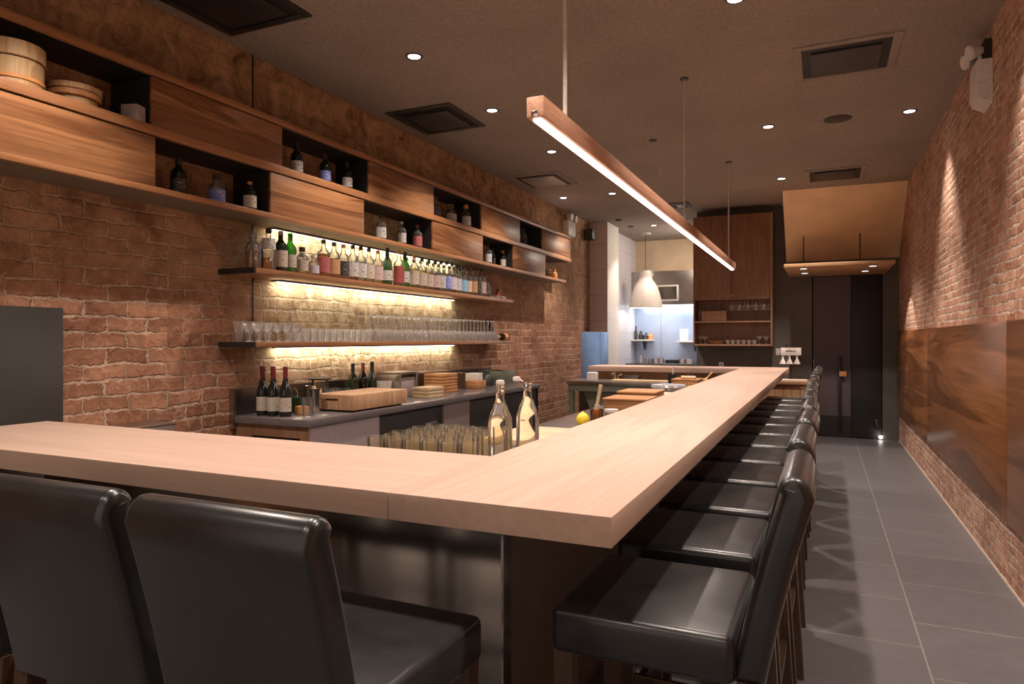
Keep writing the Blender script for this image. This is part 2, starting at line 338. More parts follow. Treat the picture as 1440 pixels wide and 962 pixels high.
struct('baseboard_right', MB().box(XR-.008, XR, Y0, 10.6, 0, .012), flat('pale_mortar_edge', (.5,.38,.3), .8))
# doorway
d = struct('door_1', MB().box(-.127, .36, 10.66, 10.7, .01, 2.27, .004), M_PLUM)
part('door_panel', MB().box(.365, .735, 10.63, 10.66, .01, 2.27, .004), M_DOORB, d)
part('pull_handle', MB().box(.2, .235, 10.6, 10.63, .12, 1.15, .006).box(.205,.23,10.62,10.665,.2,.24).box(.205,.23,10.62,10.665,1.0,1.04), M_BLACK, d)
part('latch', MB().box(.21, .3, 10.575, 10.6, .86, .93, .006), M_COPPER, d, 'copper orange latch on the pull handle')
part('painted_reflection', MB().box(-.122, -.112, 10.654, 10.6595, .25, 1.1), M_PINKL, d)  # pale reflection along the door edge, put in as a pink strip
part('kick_plate', MB().box(-.12, .355, 10.652, 10.66, .01, .3), M_DOORB, d)
single('night_light', MB().box(.7,.74,10.57,10.599,.02,.06,.008), M_FLOORL, 'tiny bright floor light beside the dark back door', 'light', )
single('wall_plate', MB().box(.66,.69,10.605,10.629,.14,.28,.004), M_STEELD, 'small metal plate low on the black door panel', 'plate')
# sloped soffit under the stair
t = thing('sloped_soffit', 'tan sloped soffit panel under the ceiling above the back door', 'soffit', (0,0,0))
part('soffit_panel', MB().prism([(9.53,CH), (10.6,2.49), (10.6,CH)], 'X', -.476, XR-.002), M_SOFF, t)
# wood canopy hung from the soffit
t = thing('door_canopy', 'flat wooden canopy with four spotlights hung over the back door', 'canopy', (0,0,0))
part('board', MB().box(-.44, .775, 9.12, 10.595, 2.27, 2.312, .004), M_CANOPY, t)
for x, y, zt in ((-.24, 10.2, 2.79), (.45, 10.2, 2.79)):
    part('hanging_rod', MB().cyl((x,y,2.31), (x,y,zt), .008), M_GREY, t)
for x, y in ((-.22,9.3), (-.22,9.95), (.55,9.3), (.5,9.95)):
    sp = part('spot', MB().cyl((x,y,2.262), (x,y,2.272), .05), M_STEELD, t)
    part('lens', MB().cyl((x,y,2.259), (x,y,2.263), .04), M_DLC, sp)

# ------------------------------------------------------------------ wall cladding on the right
for k, (a, b, lab) in enumerate(((1.4,4.525,'walnut wall cladding panel nearest the camera on the right brick wall'), (4.535,7.66,'middle walnut wall cladding panel on the right brick wall'), (7.67,10.59,'farthest walnut wall cladding panel beside the dark back wall'))):
    single('wall_panel', MB().box(XR-.028, XR, a, b, .375, 1.482, .002), M_PANEL, lab, 'wall panel', group='walnut panels on the right wall')

# ------------------------------------------------------------------ bar counter (U shape)
CT, CB = 1.02, .956
OX, OY, IX, IY, FY, FI, LX = -.388, 1.339, -.93, 1.887, 9.32, 8.77, -3.105
t = thing('bar_counter', 'pale maple U-shaped bar counter with thick top', 'bar counter', (0,0,0))
part('countertop', MB().box(IX, OX, OY, FY, CB, CT, .002), M_COUNTY, t)
part('countertop', MB().box(LX, IX-.0008, OY, IY, CB, CT, .002), M_COUNTX, t)
part('countertop', MB().box(-2.87, IX-.0008, FI, FY, CB, CT, .002), M_COUNTX, t)
PX, PY = -.857, 1.813
part('front_panel', MB().box(LX+.1, PX, PY, PY+.05, 0, CB-.001, .002), M_PANST, t, 'brushed steel panel under the near counter')
part('side_panel', MB().box(PX-.05, PX-.001, PY+.051, FY-.1, 0, CB-.001), M_SIDE, t, 'dark steel panel under the long counter')
part('corner_strip', MB().box(PX-.002, PX+.006, PY-.004, PY+.05, 0, CB-.001), M_CHROME, t)
part('end_panel', MB().box(-2.8, PX-.051, FI+.2, FI+.25, 0, CB-.001), M_OAK, t)
part('end_panel', MB().box(LX+.05, LX+.099, IY-.42, IY-.05, 0, CB-.001), M_STEELD, t)

# inner work counter
t = thing('work_counter', 'dark stone prep counter running inside the long bar', 'counter', (0,0,0))
part('worktop', MB().box(-1.465, -.91, 1.94, 8.2, .86, .9, .004), M_STONE, t)
part('base', MB().box(-1.43, -.912, 1.96, 8.15, 0, .86), M_STEELD, t)

# ------------------------------------------------------------------ bar chairs
def make_chair(loc, rz, label, group):
    t = thing('bar_chair', label, 'chair', loc, rz, group)
    w = .23
    seat = MB().box(-w, w, -.19, .22, .658, .76, .02, 4)
    for v in seat.bm.verts:                      # crowned cushion
        if v.co.z > .72:
            u = max(0, 1-(v.co.x/w)**2)*max(0, 1-((v.co.y-.015)/.205)**2); v.co.z += .012*u
    part('seat', seat, M_LEA, t)
    prof = []
    n = 10
    for i in range(n+1):                         # front face, bottom to top, gently raked with curl
        s = i/n; prof.append((-.178-.078*s-.02*s*s, .66+.402*s))
    cx, cz, r = -.318+.012, 1.064, .036
    for i in range(1, 10):
        a = PI*i/10; prof.append((cx+.004 + r*math.cos(a)*.95, cz + r*math.sin(a)))
    for i in range(n+1):
        s = 1-i/n; prof.append((-.247-.072*s-.022*s*s, .66+.394*s))
    ww = .212
    bk = MB().prism(prof, 'X', -ww, ww)
    caps = [f for f in bk.bm.faces if len(f.verts) > 4]
    ed = [e for e in bk.bm.edges if any(f in caps for f in e.link_faces) and len(e.link_faces) == 2]
    bmesh.ops.bevel(bk.bm, geom=ed, offset=.02, segments=4, profile=.5, affect='EDGES')
    part('backrest', bk, M_LEA, t)
    for sx in (-1, 1):
        part('leg', MB().bar((sx*.19,.195,0), (sx*.198,.19,.667), .034, .045), M_LEG, t)
        part('leg', MB().bar((sx*.19,-.262,0), (sx*.196,-.215,.667), .034, .045), M_LEG, t)
        part('stretcher', MB().box(sx*.194-.011, sx*.194+.011, -.23, .18, .3, .335), M_LEG, t)
    part('stretcher', MB().box(-.185, .185, .18, .204, .22, .255), M_LEG, t)
    part('stretcher', MB().box(-.185, .185, -.248, -.226, .34, .375), M_LEG, t)
    return t
GR = 'black leather chairs along the long side'; GF = 'black leather chairs at the near end'
base = make_chair((-.355, 1.7, 0), PI/2, 'black leather bar chair nearest the camera, right of the counter corner', GR)
for i in range(1, 12):
    lab = ('farthest black leather bar chair at the far end of the long counter side' if i == 11 else '%s black leather bar chair along the long counter side, counted from the near end' % ORD[i])
    copytree(base, (-.355+random.uniform(-.012,.012), 1.745+.543*i, 0), PI/2+random.uniform(-.02,.02), lab)
fr = [(-.925, 0, 'black leather bar chair seen from behind, right one of the near row'), (-1.405, .01, 'black leather bar chair seen from behind, left of the one by the steel panel'), (-1.885, 0, 'black leather bar chair cut off by the left edge of the photo')]
for k, (x, r, lab) in enumerate(fr):
    c = copytree(base, (x, 1.155, 0), r, lab); c['group'] = GF

# ------------------------------------------------------------------ sliding door wall unit
UX = -3.19
ZB0, ZB1, ZM0, ZM1, ZT0, ZT1 = 2.15, 2.182, 2.452, 2.502, 2.765, 2.8
YU0 = .6
t = thing('wall_shelf_unit', 'long walnut shelf unit with staggered sliding panels on left brick wall', 'shelf unit', (0,0,0))
for nm, a, b, ye in (('bottom_board', ZB0, ZB1, 8.8), ('middle_board', ZM0, ZM1, 9.0), ('top_board', ZT0, ZT1, 9.0)):
    p = part(nm, MB().box(UX-.03, UX, YU0, ye, a, b, .002), M_EDGE, t)
    part('shelf_board', MB().box(XL, UX-.03, YU0, ye, a+.004, b-.001), M_UNDER if nm == 'bottom_board' else M_BLACK, p)
up = [(2.473,3.42), (4.353,5.321), (6.268,7.25), (7.935,8.99)]
lo = [(.62,2.494), (3.319,4.29), (5.296,6.3), (7.07,8.05)]
for rows, z0, z1 in ((up, ZM1+.002, ZT0-.002), (lo, ZB1+.002, ZM0-.002)):
    for a, b in rows:
        p = part('sliding_panel', MB().box(UX-.026, UX-.008, a, b, z0, z1-.006, .002), M_WALN, t)
        part('box_side', MB().box(XL, UX-.028, a, a+.016, z0, z1), M_BLACK, p)
        part('box_side', MB().box(XL, UX-.028, b-.016, b, z0, z1), M_BLACK, p)
# ------------------------------------------------------------------ LED strips and open shelves
def led(y0, y1, z, label):
    t = thing('led_strip', label, 'light strip', (-3.47, y0, z))
    part('channel', MB().box(-.0501, .02, 0, y1-y0, -.012, 0), M_STEELD, t)
    part('diffuser', MB().box(-.018, -.004, .01, y1-y0-.01, -.015, -.0125), M_LED, t)
    l = bpy.data.lights.new('led_lamp', 'AREA'); l.shape = 'RECTANGLE'; l.size = y1-y0; l.size_y = .02; l.energy = 7.5; l.color = (1,.92,.7); l.spread = math.radians(170)
    o = bpy.data.objects.new('led_lamp', l); COL.objects.link(o); o.parent = t; o.location = (.0, (y1-y0)/2, -.022)
    o.matrix_local = Matrix.Translation(o.location) @ Matrix.Rotation(math.radians(40), 4, 'Y') @ Matrix.Rotation(PI/2, 4, 'Z')
    return t
def shelf(z, label):
    t = thing('wall_shelf', label, 'shelf', (0,0,0))
    part('board', MB().box(XL, -3.21, 3.21, 7.09, z-.033, z, .002), M_EDGE, t)
    part('end_bracket', MB().box(XL, -3.212, 3.196, 3.209, z-.034, z+.001), M_BLACK, t)
Z2, Z1 = 1.827, 1.362
shelf(Z2, 'upper open wall shelf full of spirit bottles'); shelf(Z1, 'lower open wall shelf full of drinking glasses')
led(3.62, 6.2, ZB0+.0035, 'LED strip under the walnut shelf unit behind the bottles')
led(3.66, 6.2, Z2-.033, 'LED strip under the bottle shelf'); led(3.66, 6.2, Z1-.033, 'LED strip under the glass shelf')

# ------------------------------------------------------------------ bottles
PROF = {
 'whisky': ([(0,0),(.92,0),(1,.02),(1,.6),(.93,.66),(.5,.74),(.36,.79),(.34,.93),(.3,.93)], (.36,.9,1), (.12,.52)),
 'square': ([(0,0),(.92,0),(1,.02),(1,.68),(.9,.73),(.4,.78),(.33,.82),(.33,.92),(.3,.92)], (.42,.89,1), (.3,.62)),
 'wine': ([(0,0),(.92,0),(1,.02),(1,.58),(.9,.65),(.5,.73),(.37,.78),(.37,.96),(.3,.97)], (.39,.8,1), (.14,.45)),
 'burgundy': ([(0,0),(.92,0),(1,.02),(1,.45),(.92,.53),(.62,.64),(.42,.74),(.37,.8),(.37,.96),(.3,.97)], (.4,.76,1), (.1,.38)),
 'stout': ([(0,0),(.92,0),(1,.03),(1,.55),(.9,.66),(.45,.76),(.36,.8),(.36,.88),(.3,.88)], (.5,.84,1), (.12,.5)),
 'decanter': ([(0,0),(.95,0),(1,.03),(1,.4),(.75,.55),(.35,.68),(.3,.8),(.4,.84),(.3,.84)], (.42,.82,1), None),
}
cache = {}
def cm(key, fn):
    if key not in cache: cache[key] = fn()
    return cache[key]
def bottle(loc, kind, H, R, gm, lm, capm, label, group, liquid=None, fill=.55, face=-.55, lz=None, ltag=None):
    pr, (cr, c0, c1), lr = PROF[kind]; lz = lz or lr
    t = thing('bottle', label, 'bottle', loc, face, group)
    part('glass_body', cm((kind,H,R,gm.name), lambda: MB().lathe([(r*R, z*H) for r, z in pr], 20).mesh('bottle_body', gm)), None, t)
    part('cap', cm((kind,H,R,capm.name,'c'), lambda: MB().lathe([(cr*R, c0*H), (cr*R*1.02, (c0+c1)/2*H), (cr*R, c1*H-.002), (cr*R*.9, c1*H), (0, c1*H)], 16).mesh('bottle_cap', capm)), None, t)
    if lm and lz: part('paper_label', cm((kind,H,R,lm.name,lz), lambda: MB().arc(R*1.012, lz[0]*H, lz[1]*H, -1.25, 1.25).mesh('bottle_label', lm)), None, t, ltag)
    if liquid:
        def lq():
            p = [(0,.012*H)] + [(max(0,(r*.93))*R, max(.012*H, z*H)) for r, z in pr[1:] if z <= fill]; p.append((p[-1][0], fill*H)); p.append((0, fill*H))
            return MB().lathe(p, 16).mesh('bottle_liquid', liquid)
        part('liquid', cm((kind,H,R,liquid.name,fill), lq), None, t)
    return t
G1 = 'spirit bottles on the upper wall shelf'
L = [ # y, x, kind, H, R, glass, label, cap, liquid, fill, description
 (3.30,-3.33,'stout',.235,.05,M_CLEAR,None,M_CLEAR,M_AMBER,.5,'clear carafe of amber liquid at the left end of the bottle shelf'),
 (3.405,-3.3,'square',.275,.046,M_CLEAR,M_WLAB,M_BLACK,M_AMBER,.3,'square-shouldered bottle with a high white label, second on the bottle shelf'),
 (3.515,-3.3,'whisky',.275,.046,M_DGRN,M_CREAM,M_PINKL,None,0,'dark bottle with tall beige label and pink neck, left end of bottle shelf'),
 (3.606,-3.3,'wine',.275,.042,M_GGREEN,M_CREAM,M_GGREEN,None,0,'bright green bottle with beige label near left end of bottle shelf'),
 (3.70,-3.28,'stout',.19,.042,M_CLEAR,M_CREAM,M_BLACK,M_GOLD,.3,'short clear bottle with dark stopper right of the green bottle'),
 (3.775,-3.35,'stout',.16,.042,M_CLEAR,M_WLAB,M_BLACK,M_AMBER,.3,'short pale bottle behind the lilac-labelled one'),
 (3.83,-3.29,'stout',.15,.038,M_CLEAR,M_LILAC,M_WHITE,M_AMBER,.35,'smallest bottle on the shelf, with a lilac label'),
 (3.945,-3.3,'whisky',.275,.047,M_CLEAR,M_REDL,M_GREY,M_AMBER,.62,'amber whisky bottle with a red label'),
 (4.062,-3.3,'whisky',.272,.045,M_CLEAR,M_ORL,M_GREY,M_AMBER,.55,'amber whisky bottle with an orange label'),
 (4.17,-3.3,'whisky',.27,.044,M_CLEAR,M_BLKL,M_TAG,M_AMBER,.5,'whisky bottle with a black label beside the orange-labelled one'),
 (4.285,-3.3,'whisky',.278,.045,M_CLEAR,M_WLAB,M_GREY,M_AMBER,.5,'whisky bottle with white printed label, right of the black-labelled bottle'),
 (4.385,-3.3,'whisky',.28,.046,M_CLEAR,M_WLAB,M_BLACK,M_GOLD,.55,'whisky bottle with white label of bold dark characters and black cap'),
 (4.49,-3.3,'whisky',.28,.045,M_CLEAR,M_CREAM,M_BLACK,M_GOLD,.5,'pale gold bottle with cream label left of the red-stamped one'),
 (4.61,-3.3,'whisky',.275,.044,M_CLEAR,M_PINKL,M_TAG,M_GOLD,.55,'pale gold bottle with a red stamp low on its label'),
 (4.70,-3.27,'wine',.26,.042,M_GGREEN,M_WLAB,M_BLACK,None,0,'light green bottle with a low white label in the middle of the shelf'),
 (4.80,-3.34,'wine',.32,.042,M_GGREEN,M_WLAB,M_BLACK,None,0,'tall green bottle with a bright green shoulder band and black cap'),
 (4.90,-3.29,'whisky',.31,.046,M_CLEAR,M_CRIM,M_COPPER,M_AMBER,.5,'bottle with a deep red full-height label between two green bottles'),
 (5.02,-3.31,'wine',.31,.043,M_GGREEN,M_WLAB,M_BLACK,None,0,'dark green bottle with white label right of the deep red one'),
]
ys = [5.155,5.285,5.40,5.515,5.62,5.73,5.835,5.935,6.05,6.155,6.275,6.37,6.475]
ds = [('whisky',M_CREAM,M_COPPER,M_GOLD,'pale bottle with the widest cream label and a brown cap'), ('whisky',M_CREAM,M_BLACK,M_GOLD,'golden bottle with cream label, second after the dark green bottle'), ('whisky',M_CREAM,M_BLACK,M_GOLD,'golden bottle with cream label, third after the dark green bottle'),
 ('whisky',M_PINKL,M_BLACK,M_AMBER,'golden bottle with pinkish label and amber shoulder'), ('whisky',M_WLAB,M_BLACK,M_GOLD,'clear bottle with white label just left of the blue label'), ('whisky',M_BLUEL,M_BLACK,M_GOLD,'clear bottle with a deep blue label'),
 ('whisky',M_LILAC,M_BLACK,M_AMBER,'bottle with a greyish purple label right of the blue one'), ('whisky',M_WLAB,M_BLACK,M_GOLD,'clear bottle with white label left of the light blue label'), ('whisky',M_LBLUE,M_BLACK,M_CLEAR,'clear bottle with a light blue label'),
 ('whisky',M_CREAM,M_BLACK,M_GOLD,'clear bottle with cream label right of the light blue one'), ('whisky',M_ORL,M_BLACK,M_GOLD,'golden bottle with yellow-orange label near right end of the bottles'), ('whisky',M_BLKL,M_BLACK,M_AMBER,'dark-labelled bottle near the right end of the bottle row'), ('whisky',M_PINKL,M_BLACK,M_AMBER,'bottle with pink label and dark base near the right end')]
for y, (k, lm, cp, lq, tx) in zip(ys, ds): L.append((y, -3.3, k, .29+.012*math.sin(y*9), .046, M_CLEAR, lm, cp, lq, .6, tx))
L.append((6.59,-3.3,'decanter',.25,.045,M_CLEAR,None,M_CLEAR,M_AMBER,.15,'clear stoppered decanter ending the bottle row'))
L.append((6.99,-3.36,'stout',.12,.028,M_CRIM,None,M_BLACK,None,0,'little dark red bottle alone at the right end of the bottle shelf'))
for y, x, k, H, R, gm, lm, cp, lq, fl, tx in L:
    bottle((x, y, Z2+.0005), k, H, R, gm, lm, cp, tx, G1, lq, fl, face=-.75, lz=(.1,.56) if lm is M_CRIM else ((.5,.76) if k == 'square' else None))
# back row of bottles, half hidden between the front ones
for i, y in enumerate((5.22,5.34,5.46,5.58,5.69,5.79,5.89,6.0,6.11,6.22)):
    bottle((-3.425, y, Z2+.0005), 'whisky', .285, .042, M_CLEAR, M_CREAM, M_BLACK, 'clear pale-labelled bottle in the back row behind the golden bottles', G1, M_GOLD, .5, face=-.75)
single('glass_tray', MB().box(-3.34,-3.23,6.7,6.93,Z2+.0005,Z2+.03,.006), M_CLEAR, 'flat clear dish near the right end of the bottle shelf', 'dish')

G2 = 'bottles inside the open bays of the walnut unit'
zl, zm = ZB1+.0005, ZM1+.0005
LU = [ # y, x, z, kind, H, R, glass, label, cap, liquid, text
 (2.735,-3.32,zl,'wine',.225,.043,M_DARKG,M_BLKL,M_BLACK,None,'black bottle with grey label in the leftmost lower bay'),
 (3.005,-3.32,zl,'stout',.19,.047,M_CLEAR,M_BLUEL,M_BLACK,None,'round clear bottle with a blue side mark in the leftmost lower bay'),
 (3.235,-3.29,zl,'whisky',.19,.041,M_DARKG,M_CREAM,M_COPPER,None,'bottle with cream label and copper neck at right of the leftmost lower bay'),
 (3.69,-3.32,zm,'wine',.24,.042,M_DARKG,M_WLAB,M_BLACK,None,'dark bottle with white label, left of three in the upper bay'),
 (3.985,-3.32,zm,'wine',.235,.043,M_DARKG,M_BLUEL,M_BLACK,None,'dark bottle with a violet-blue label in the upper bay'),
 (4.215,-3.3,zm,'wine',.23,.04,M_DARKG,M_WLAB,M_BLACK,None,'dark bottle with square white label, right of three in the upper bay'),
 (4.655,-3.3,zl,'whisky',.215,.042,M_CLEAR,M_WLAB,M_GREY,None,'clear bottle with dark-marked white label in the second lower bay'),
 (4.96,-3.3,zl,'whisky',.21,.037,M_CLEAR,M_WLAB,M_WHITE,None,'slim clear bottle with narrow white label in the second lower bay'),
 (5.19,-3.29,zl,'whisky',.215,.043,M_CLEAR,M_REDL,M_CRIM,None,'clear bottle with red-striped label and red cap in the second lower bay'),
 (5.56,-3.32,zm,'decanter',.22,.05,M_CLEAR,None,M_CLEAR,None,'clear decanter at left of the second upper bay'),
 (5.85,-3.32,zm,'stout',.2,.055,M_CLEAR,M_WLAB,M_CLEAR,None,'wide clear bottle with low white label in the second upper bay'),
 (6.12,-3.3,zm,'stout',.24,.05,M_CLEAR,M_WLAB,M_COPPER,None,'clear bottle with white label and copper stopper in the second upper bay'),
 (6.62,-3.3,zl,'whisky',.225,.043,M_CLEAR,M_WLAB,M_GREY,None,'clear bottle with tall white label in the third lower bay'),
 (6.85,-3.36,zl,'wine',.21,.035,M_CLEAR,None,M_GREY,None,'slim clear bottle without label in the third lower bay'),
 (7.0,-3.3,zl,'stout',.2,.034,M_DARKG,M_CREAM,M_COPPER,None,'dark bottle with gold neck in the third lower bay'),
 (7.62,-3.32,zm,'stout',.22,.05,M_CLEAR,None,M_CLEAR,None,'clear jar-like bottle in the third upper bay'),
 (8.28,-3.3,zl,'stout',.14,.04,M_DARKG,None,M_BLACK,None,'small dark bottle in the open bay at the far end'),
 (8.44,-3.3,zl,'stout',.12,.042,M_AMBER,None,M_COPPER,None,'small amber bottle left of the last one in the far end bay'),
 (8.6,-3.29,zl,'stout',.135,.042,M_COPPER,None,M_COPPER,None,'small orange bottle at the far right end of the walnut unit'),
]
for y, x, z, k, H, R, gm, lm, cp, lq, tx in LU: bottle((x, y, z), k, H, R, gm, lm, cp, tx, G2, lq, .3, face=-.7)

# top-left bay: rice tub, stacked trays, card box
t = thing('wooden_tub', 'round pale wooden rice tub with lid in the top left bay', 'tub', (-3.335, 1.875, zm))
part('staves', MB().lathe([(0,0),(.112,0),(.118,.005),(.12,.12),(.116,.125),(0,.125)], 32), M_TWOOD, t)
part('lid', MB().lathe([(.122,.126),(.126,.13),(.126,.195),(.12,.2),(0,.2)], 32), M_TWOOD, t)
part('hoop', MB().lathe([(.1195,.03),(.1225,.03),(.1225,.045),(.1195,.045)], 32), M_COPPER, t)
for i, (r, h, m) in enumerate(((.105,.042,M_TWOOD), (.118,.03,M_TRAY), (.122,.03,M_TWOOD))):
    single('round_tray', MB().lathe([(0,0),(r-.004,0),(r,.004),(r,h-.003),(r-.005,h-.001),(r-.012,h-.012),(0,h-.012)], 32), m, ['bottom', 'middle', 'top'][i]+' round wooden tray of the stack beside the rice tub', 'tray', (-3.335, 2.15, zm+[0,.0425,.073][i]), group='stacked round wooden trays')
single('card_box', MB().box(-.045,.045,-.035,.035,0,.085,.003), M_CUP, 'small white box at right end of the top left bay', 'box', (-3.25,2.405,zm), .3)

# ------------------------------------------------------------------ glasses on the lower shelf
z = Z1+.0005
coupe = MB().lathe([(0,0),(.032,.001),(.03,.004),(.006,.009),(.005,.055),(.02,.065),(.036,.09),(.038,.118)], 16).mesh('coupe_mesh', M_SHELFG)
tumb = MB().lathe([(0,.004),(.027,0),(.03,.004),(.034,.093),(.032,.093)], 16).mesh('tumbler_mesh', M_SHELFG)
wine = MB().lathe([(.031,0),(.036,.03),(.036,.055),(.022,.086),(.007,.1),(.006,.195),(.013,.205),(.033,.208),(.032,.212),(0,.212)], 16).mesh('inverted_wine_glass_mesh', M_SHELFG)
high = MB().lathe([(0,.004),(.026,0),(.028,.004),(.033,.135),(.031,.135)], 16).mesh('highball_mesh', M_SHELFG)
for r in range(2):
    for i in range(5):
        single('cocktail_glass', coupe, None, 'short stemmed cocktail glass at the left end of the glass shelf', 'glass', (-3.25-.09*r, 3.27+.085*i+.01*r, z), group='cocktail glasses on the lower shelf')
for i in range(4):
    single('highball_glass', high, None, 'tall straight glass behind the cocktail glasses at the left end', 'glass', (-3.455, 3.3+.085*i, z), group='highball glasses on the lower shelf')
for r in range(3):
    for i in range(11):
        single('tumbler', tumb, None, 'low tumbler in the packed block between cocktail and wine glasses', 'glass', (-3.25-.078*r, 3.71+.071*i, z), group='tumblers on the lower shelf')
for r in range(3):
    for i in range(28):
        if 3.71 <= 0: pass
        single('wine_glass', wine, None, 'stemmed wine glass standing upside down on the lower wall shelf', 'glass', (-3.255-.08*r+random.uniform(-.005,.005), 4.55+.079*i+random.uniform(-.004,.004), z), group='upside down wine glasses on the lower shelf')
G3 = 'bottles at the right end of the lower shelf'
bottle((-3.46,6.45,z),'wine',.3,.035,M_CLEAR,None,M_WHITE,'slim clear bottle with white neck among the wine glasses',G3)if 0 else None
bottle((-3.36,6.8,z),'wine',.235,.034,M_DARKG,M_BLKL,M_BLACK,'dark bottle left of the two black-capped bottles at end of glass shelf',G3)
bottle((-3.45,6.88,z),'wine',.24,.036,M_CLEAR,None,M_BLACK,'clear bottle with a black cap at the right end of the glass shelf',G3)
t = thing('bottle', 'bottle with an orange label lying on its side at the shelf end', 'bottle', (-3.265, 6.78, z+.042)); t.rotation_euler = (-PI/2, 0, .0)
pr = PROF['wine'][0]
part('glass_body', MB().lathe([(r*.041, .27-zz*.27) for r, zz in pr], 20), M_DARKG, t)
part('paper_label', MB().lathe([(.042,.13),(.042,.22)], 20), M_TAG, t, 'orange label')
part('cap', MB().lathe([(.0,-.002),(.017,-.002),(.017,.05)], 16), M_PALE, t)

# ------------------------------------------------------------------ back bar
BY0, BY1, BX, BZ = 3.30, 7.08, -2.88, .88
t = thing('back_bar', 'long back bar counter with dark polished top along the left wall', 'counter', (0,0,0))
part('worktop', MB().box(XL+.002, BX, BY0, BY1, BZ-.045, BZ, .003), M_STONE, t)
part('backsplash', MB().box(XL+.002, XL+.03, BY0+.01, BY1, BZ, BZ+.175), M_STEELD, t)
part('splash_end', MB().box(XL+.002, XL+.035, BY0-.015, BY0+.009, BZ-.08, BZ+.18), M_STEEL, t)
fr = part('end_frame', MB().box(XL+.02, BX-.02, BY0+.02, BY0+.04, BZ-.12, BZ-.045).box(XL+.02, XL+.16, BY0+.02, BY0+.04, 0, BZ-.121).box(BX-.08, BX-.02, BY0+.02, BY0+.04, 0, BZ-.121), M_CAB, t)
part('glass_pane', MB().box(XL+.16, BX-.08, BY0+.035, BY0+.041, .1, BZ-.121), M_DARKG, fr)
part('cabinet_front', MB().box(BX-.035, BX-.02, BY0+.041, 4.07, .08, BZ-.046), M_PINKG, t)
part('cabinet_body', MB().box(XL+.02, BX-.12, BY0+.042, BY1-.02, .0, BZ-.046), M_BLACK, t)
for a, b in ((4.08, 4.98), (5.45, 7.06)):
    p = part('fridge_door', MB().box(BX-.05, BX-.035, a, b, .08, BZ-.05, .004), M_BLACK, t)
    part('handle', MB().cyl((BX-.02, b-.12, .7), (BX-.02, b-.3, .7), .008), M_CHROME, p)
    if a < 5: part('badge', MB().box(BX-.035, BX-.033, a+.12, a+.17, .715, .73).box(BX-.035,BX-.033,a+.12,a+.19,.69,.703), M_CHROME, p)
part('stone_pillar', MB().box(BX-.05, BX-.02, 4.985, 5.445, .0, BZ-.046), M_STONEF, t)
part('end_leg', MB().box(BX-.05, BX-.02, 7.062, 7.08, 0, BZ-.046), M_STEELD, t)

z = BZ+.0006
G4 = 'red wine bottles on the back bar'
for (x, y, tx) in ((-3.355,3.41,'left of three red-capped wine bottles at the near end of the back bar'), (-3.265,3.41,'middle of three red-capped wine bottles at the near end of the back bar'), (-3.165,3.415,'right of three red-capped wine bottles at the near end of the back bar')):
    bottle((x,y,z), 'burgundy', .322, .039, M_DARKG, M_CREAM, M_RED, tx, G4, face=-.95)
G5 = 'bottles behind the butcher block'
bottle((-3.35,4.35,z),'wine',.31,.038,M_DGRN,None,M_DGRN,'left of three dark bottles standing behind the butcher block',G5)
bottle((-3.35,4.48,z),'wine',.31,.038,M_DARKG,None,M_CRIM,'dark bottle with red cap, middle of three behind the butcher block',G5)
bottle((-3.35,4.60,z),'burgundy',.315,.04,M_DGRN,None,M_DGRN,'right of three dark bottles standing behind the butcher block',G5)
t = thing('butcher_block', 'thick end-grain butcher block with slot handle on the back bar', 'cutting block', (-3.065,4.10,z))
b = part('block', MB().box(-.168,.168,-.33,.33,.012,.118,.005), M_BLOCK, t)
part('slot_handle', MB().box(-.07,.035,-.332,-.32,.075,.09,.002), M_LEG, b)
for sx in (-1,1):
    for sy in (-1,1): part('foot', MB().cyl((sx*.13,sy*.28,0),(sx*.13,sy*.28,.0125),.012), M_BLACK, t)
def lath(name, prof, m, label, cat, loc, seg=20, group=None): return single(name, MB().lathe(prof, seg), m, label, cat, loc, group=group)
lath('plastic_tumbler', [(0,.0),(.036,0),(.04,.118),(.038,.118)], M_CLEAR, 'clear ribbed tumbler stack left of the butcher block', 'glass', (-3.07,3.52,z))
lath('steel_cup', [(0,0),(.034,0),(.042,.165),(.04,.165),(.034,.15)], M_CHROME, 'steel mixing cup standing behind the clear tumbler', 'cup', (-3.13,3.66,z), group='steel mixing cups')
lath('steel_cup', [(0,0),(.034,0),(.042,.17),(.04,.17),(.034,.15)], M_CHROME, 'steel mixing cup farther back, beside the butcher block end', 'cup', (-3.3,3.8,z), group='steel mixing cups')
single('orange_box', MB().box(-.04,.04,-.025,.025,0,.055,.004), M_COPPER, 'small orange box right of the wine bottles', 'box', (-3.15,3.55,z))
t = thing('swing_top_jar', 'small dark jar with wire bail behind the orange box', 'jar', (-3.28,3.62,z))
part('body', MB().lathe([(0,0),(.045,0),(.045,.1),(.03,.115),(0,.115)], 20), M_DGRN, t)
part('wire_bail', MB().tube([(.03*math.cos(a*PI/8),0,.115+.05*math.sin(a*PI/8)) for a in range(9)], .004, 6), M_CHROME, t)
t = thing('lidded_pitcher', 'glass pitcher of yellow fruit with black lid behind the butcher block', 'pitcher', (-3.38,4.0,z))
part('body', MB().lathe([(0,0),(.06,0),(.065,.15),(.06,.2)], 20), M_LEMW, t); part('lid', MB().lathe([(0,.2),(.085,.2),(.085,.212),(0,.215)], 24), M_BLACK, t)
for i, (x, y) in enumerate(((-3.28,3.98),(-3.29,4.06),(-3.42,4.14),(-3.32,4.15),(-3.43,4.24),(-3.31,4.23))):
    lath('glass_jar', [(0,0),(.034,0),(.036,.01),(.036,.09),(.025,.105),(.028,.125),(0,.125)], M_CLEAR, 'small clear jar in the cluster behind the butcher block', 'jar', (x,y,z), group='clear jars behind the butcher block')
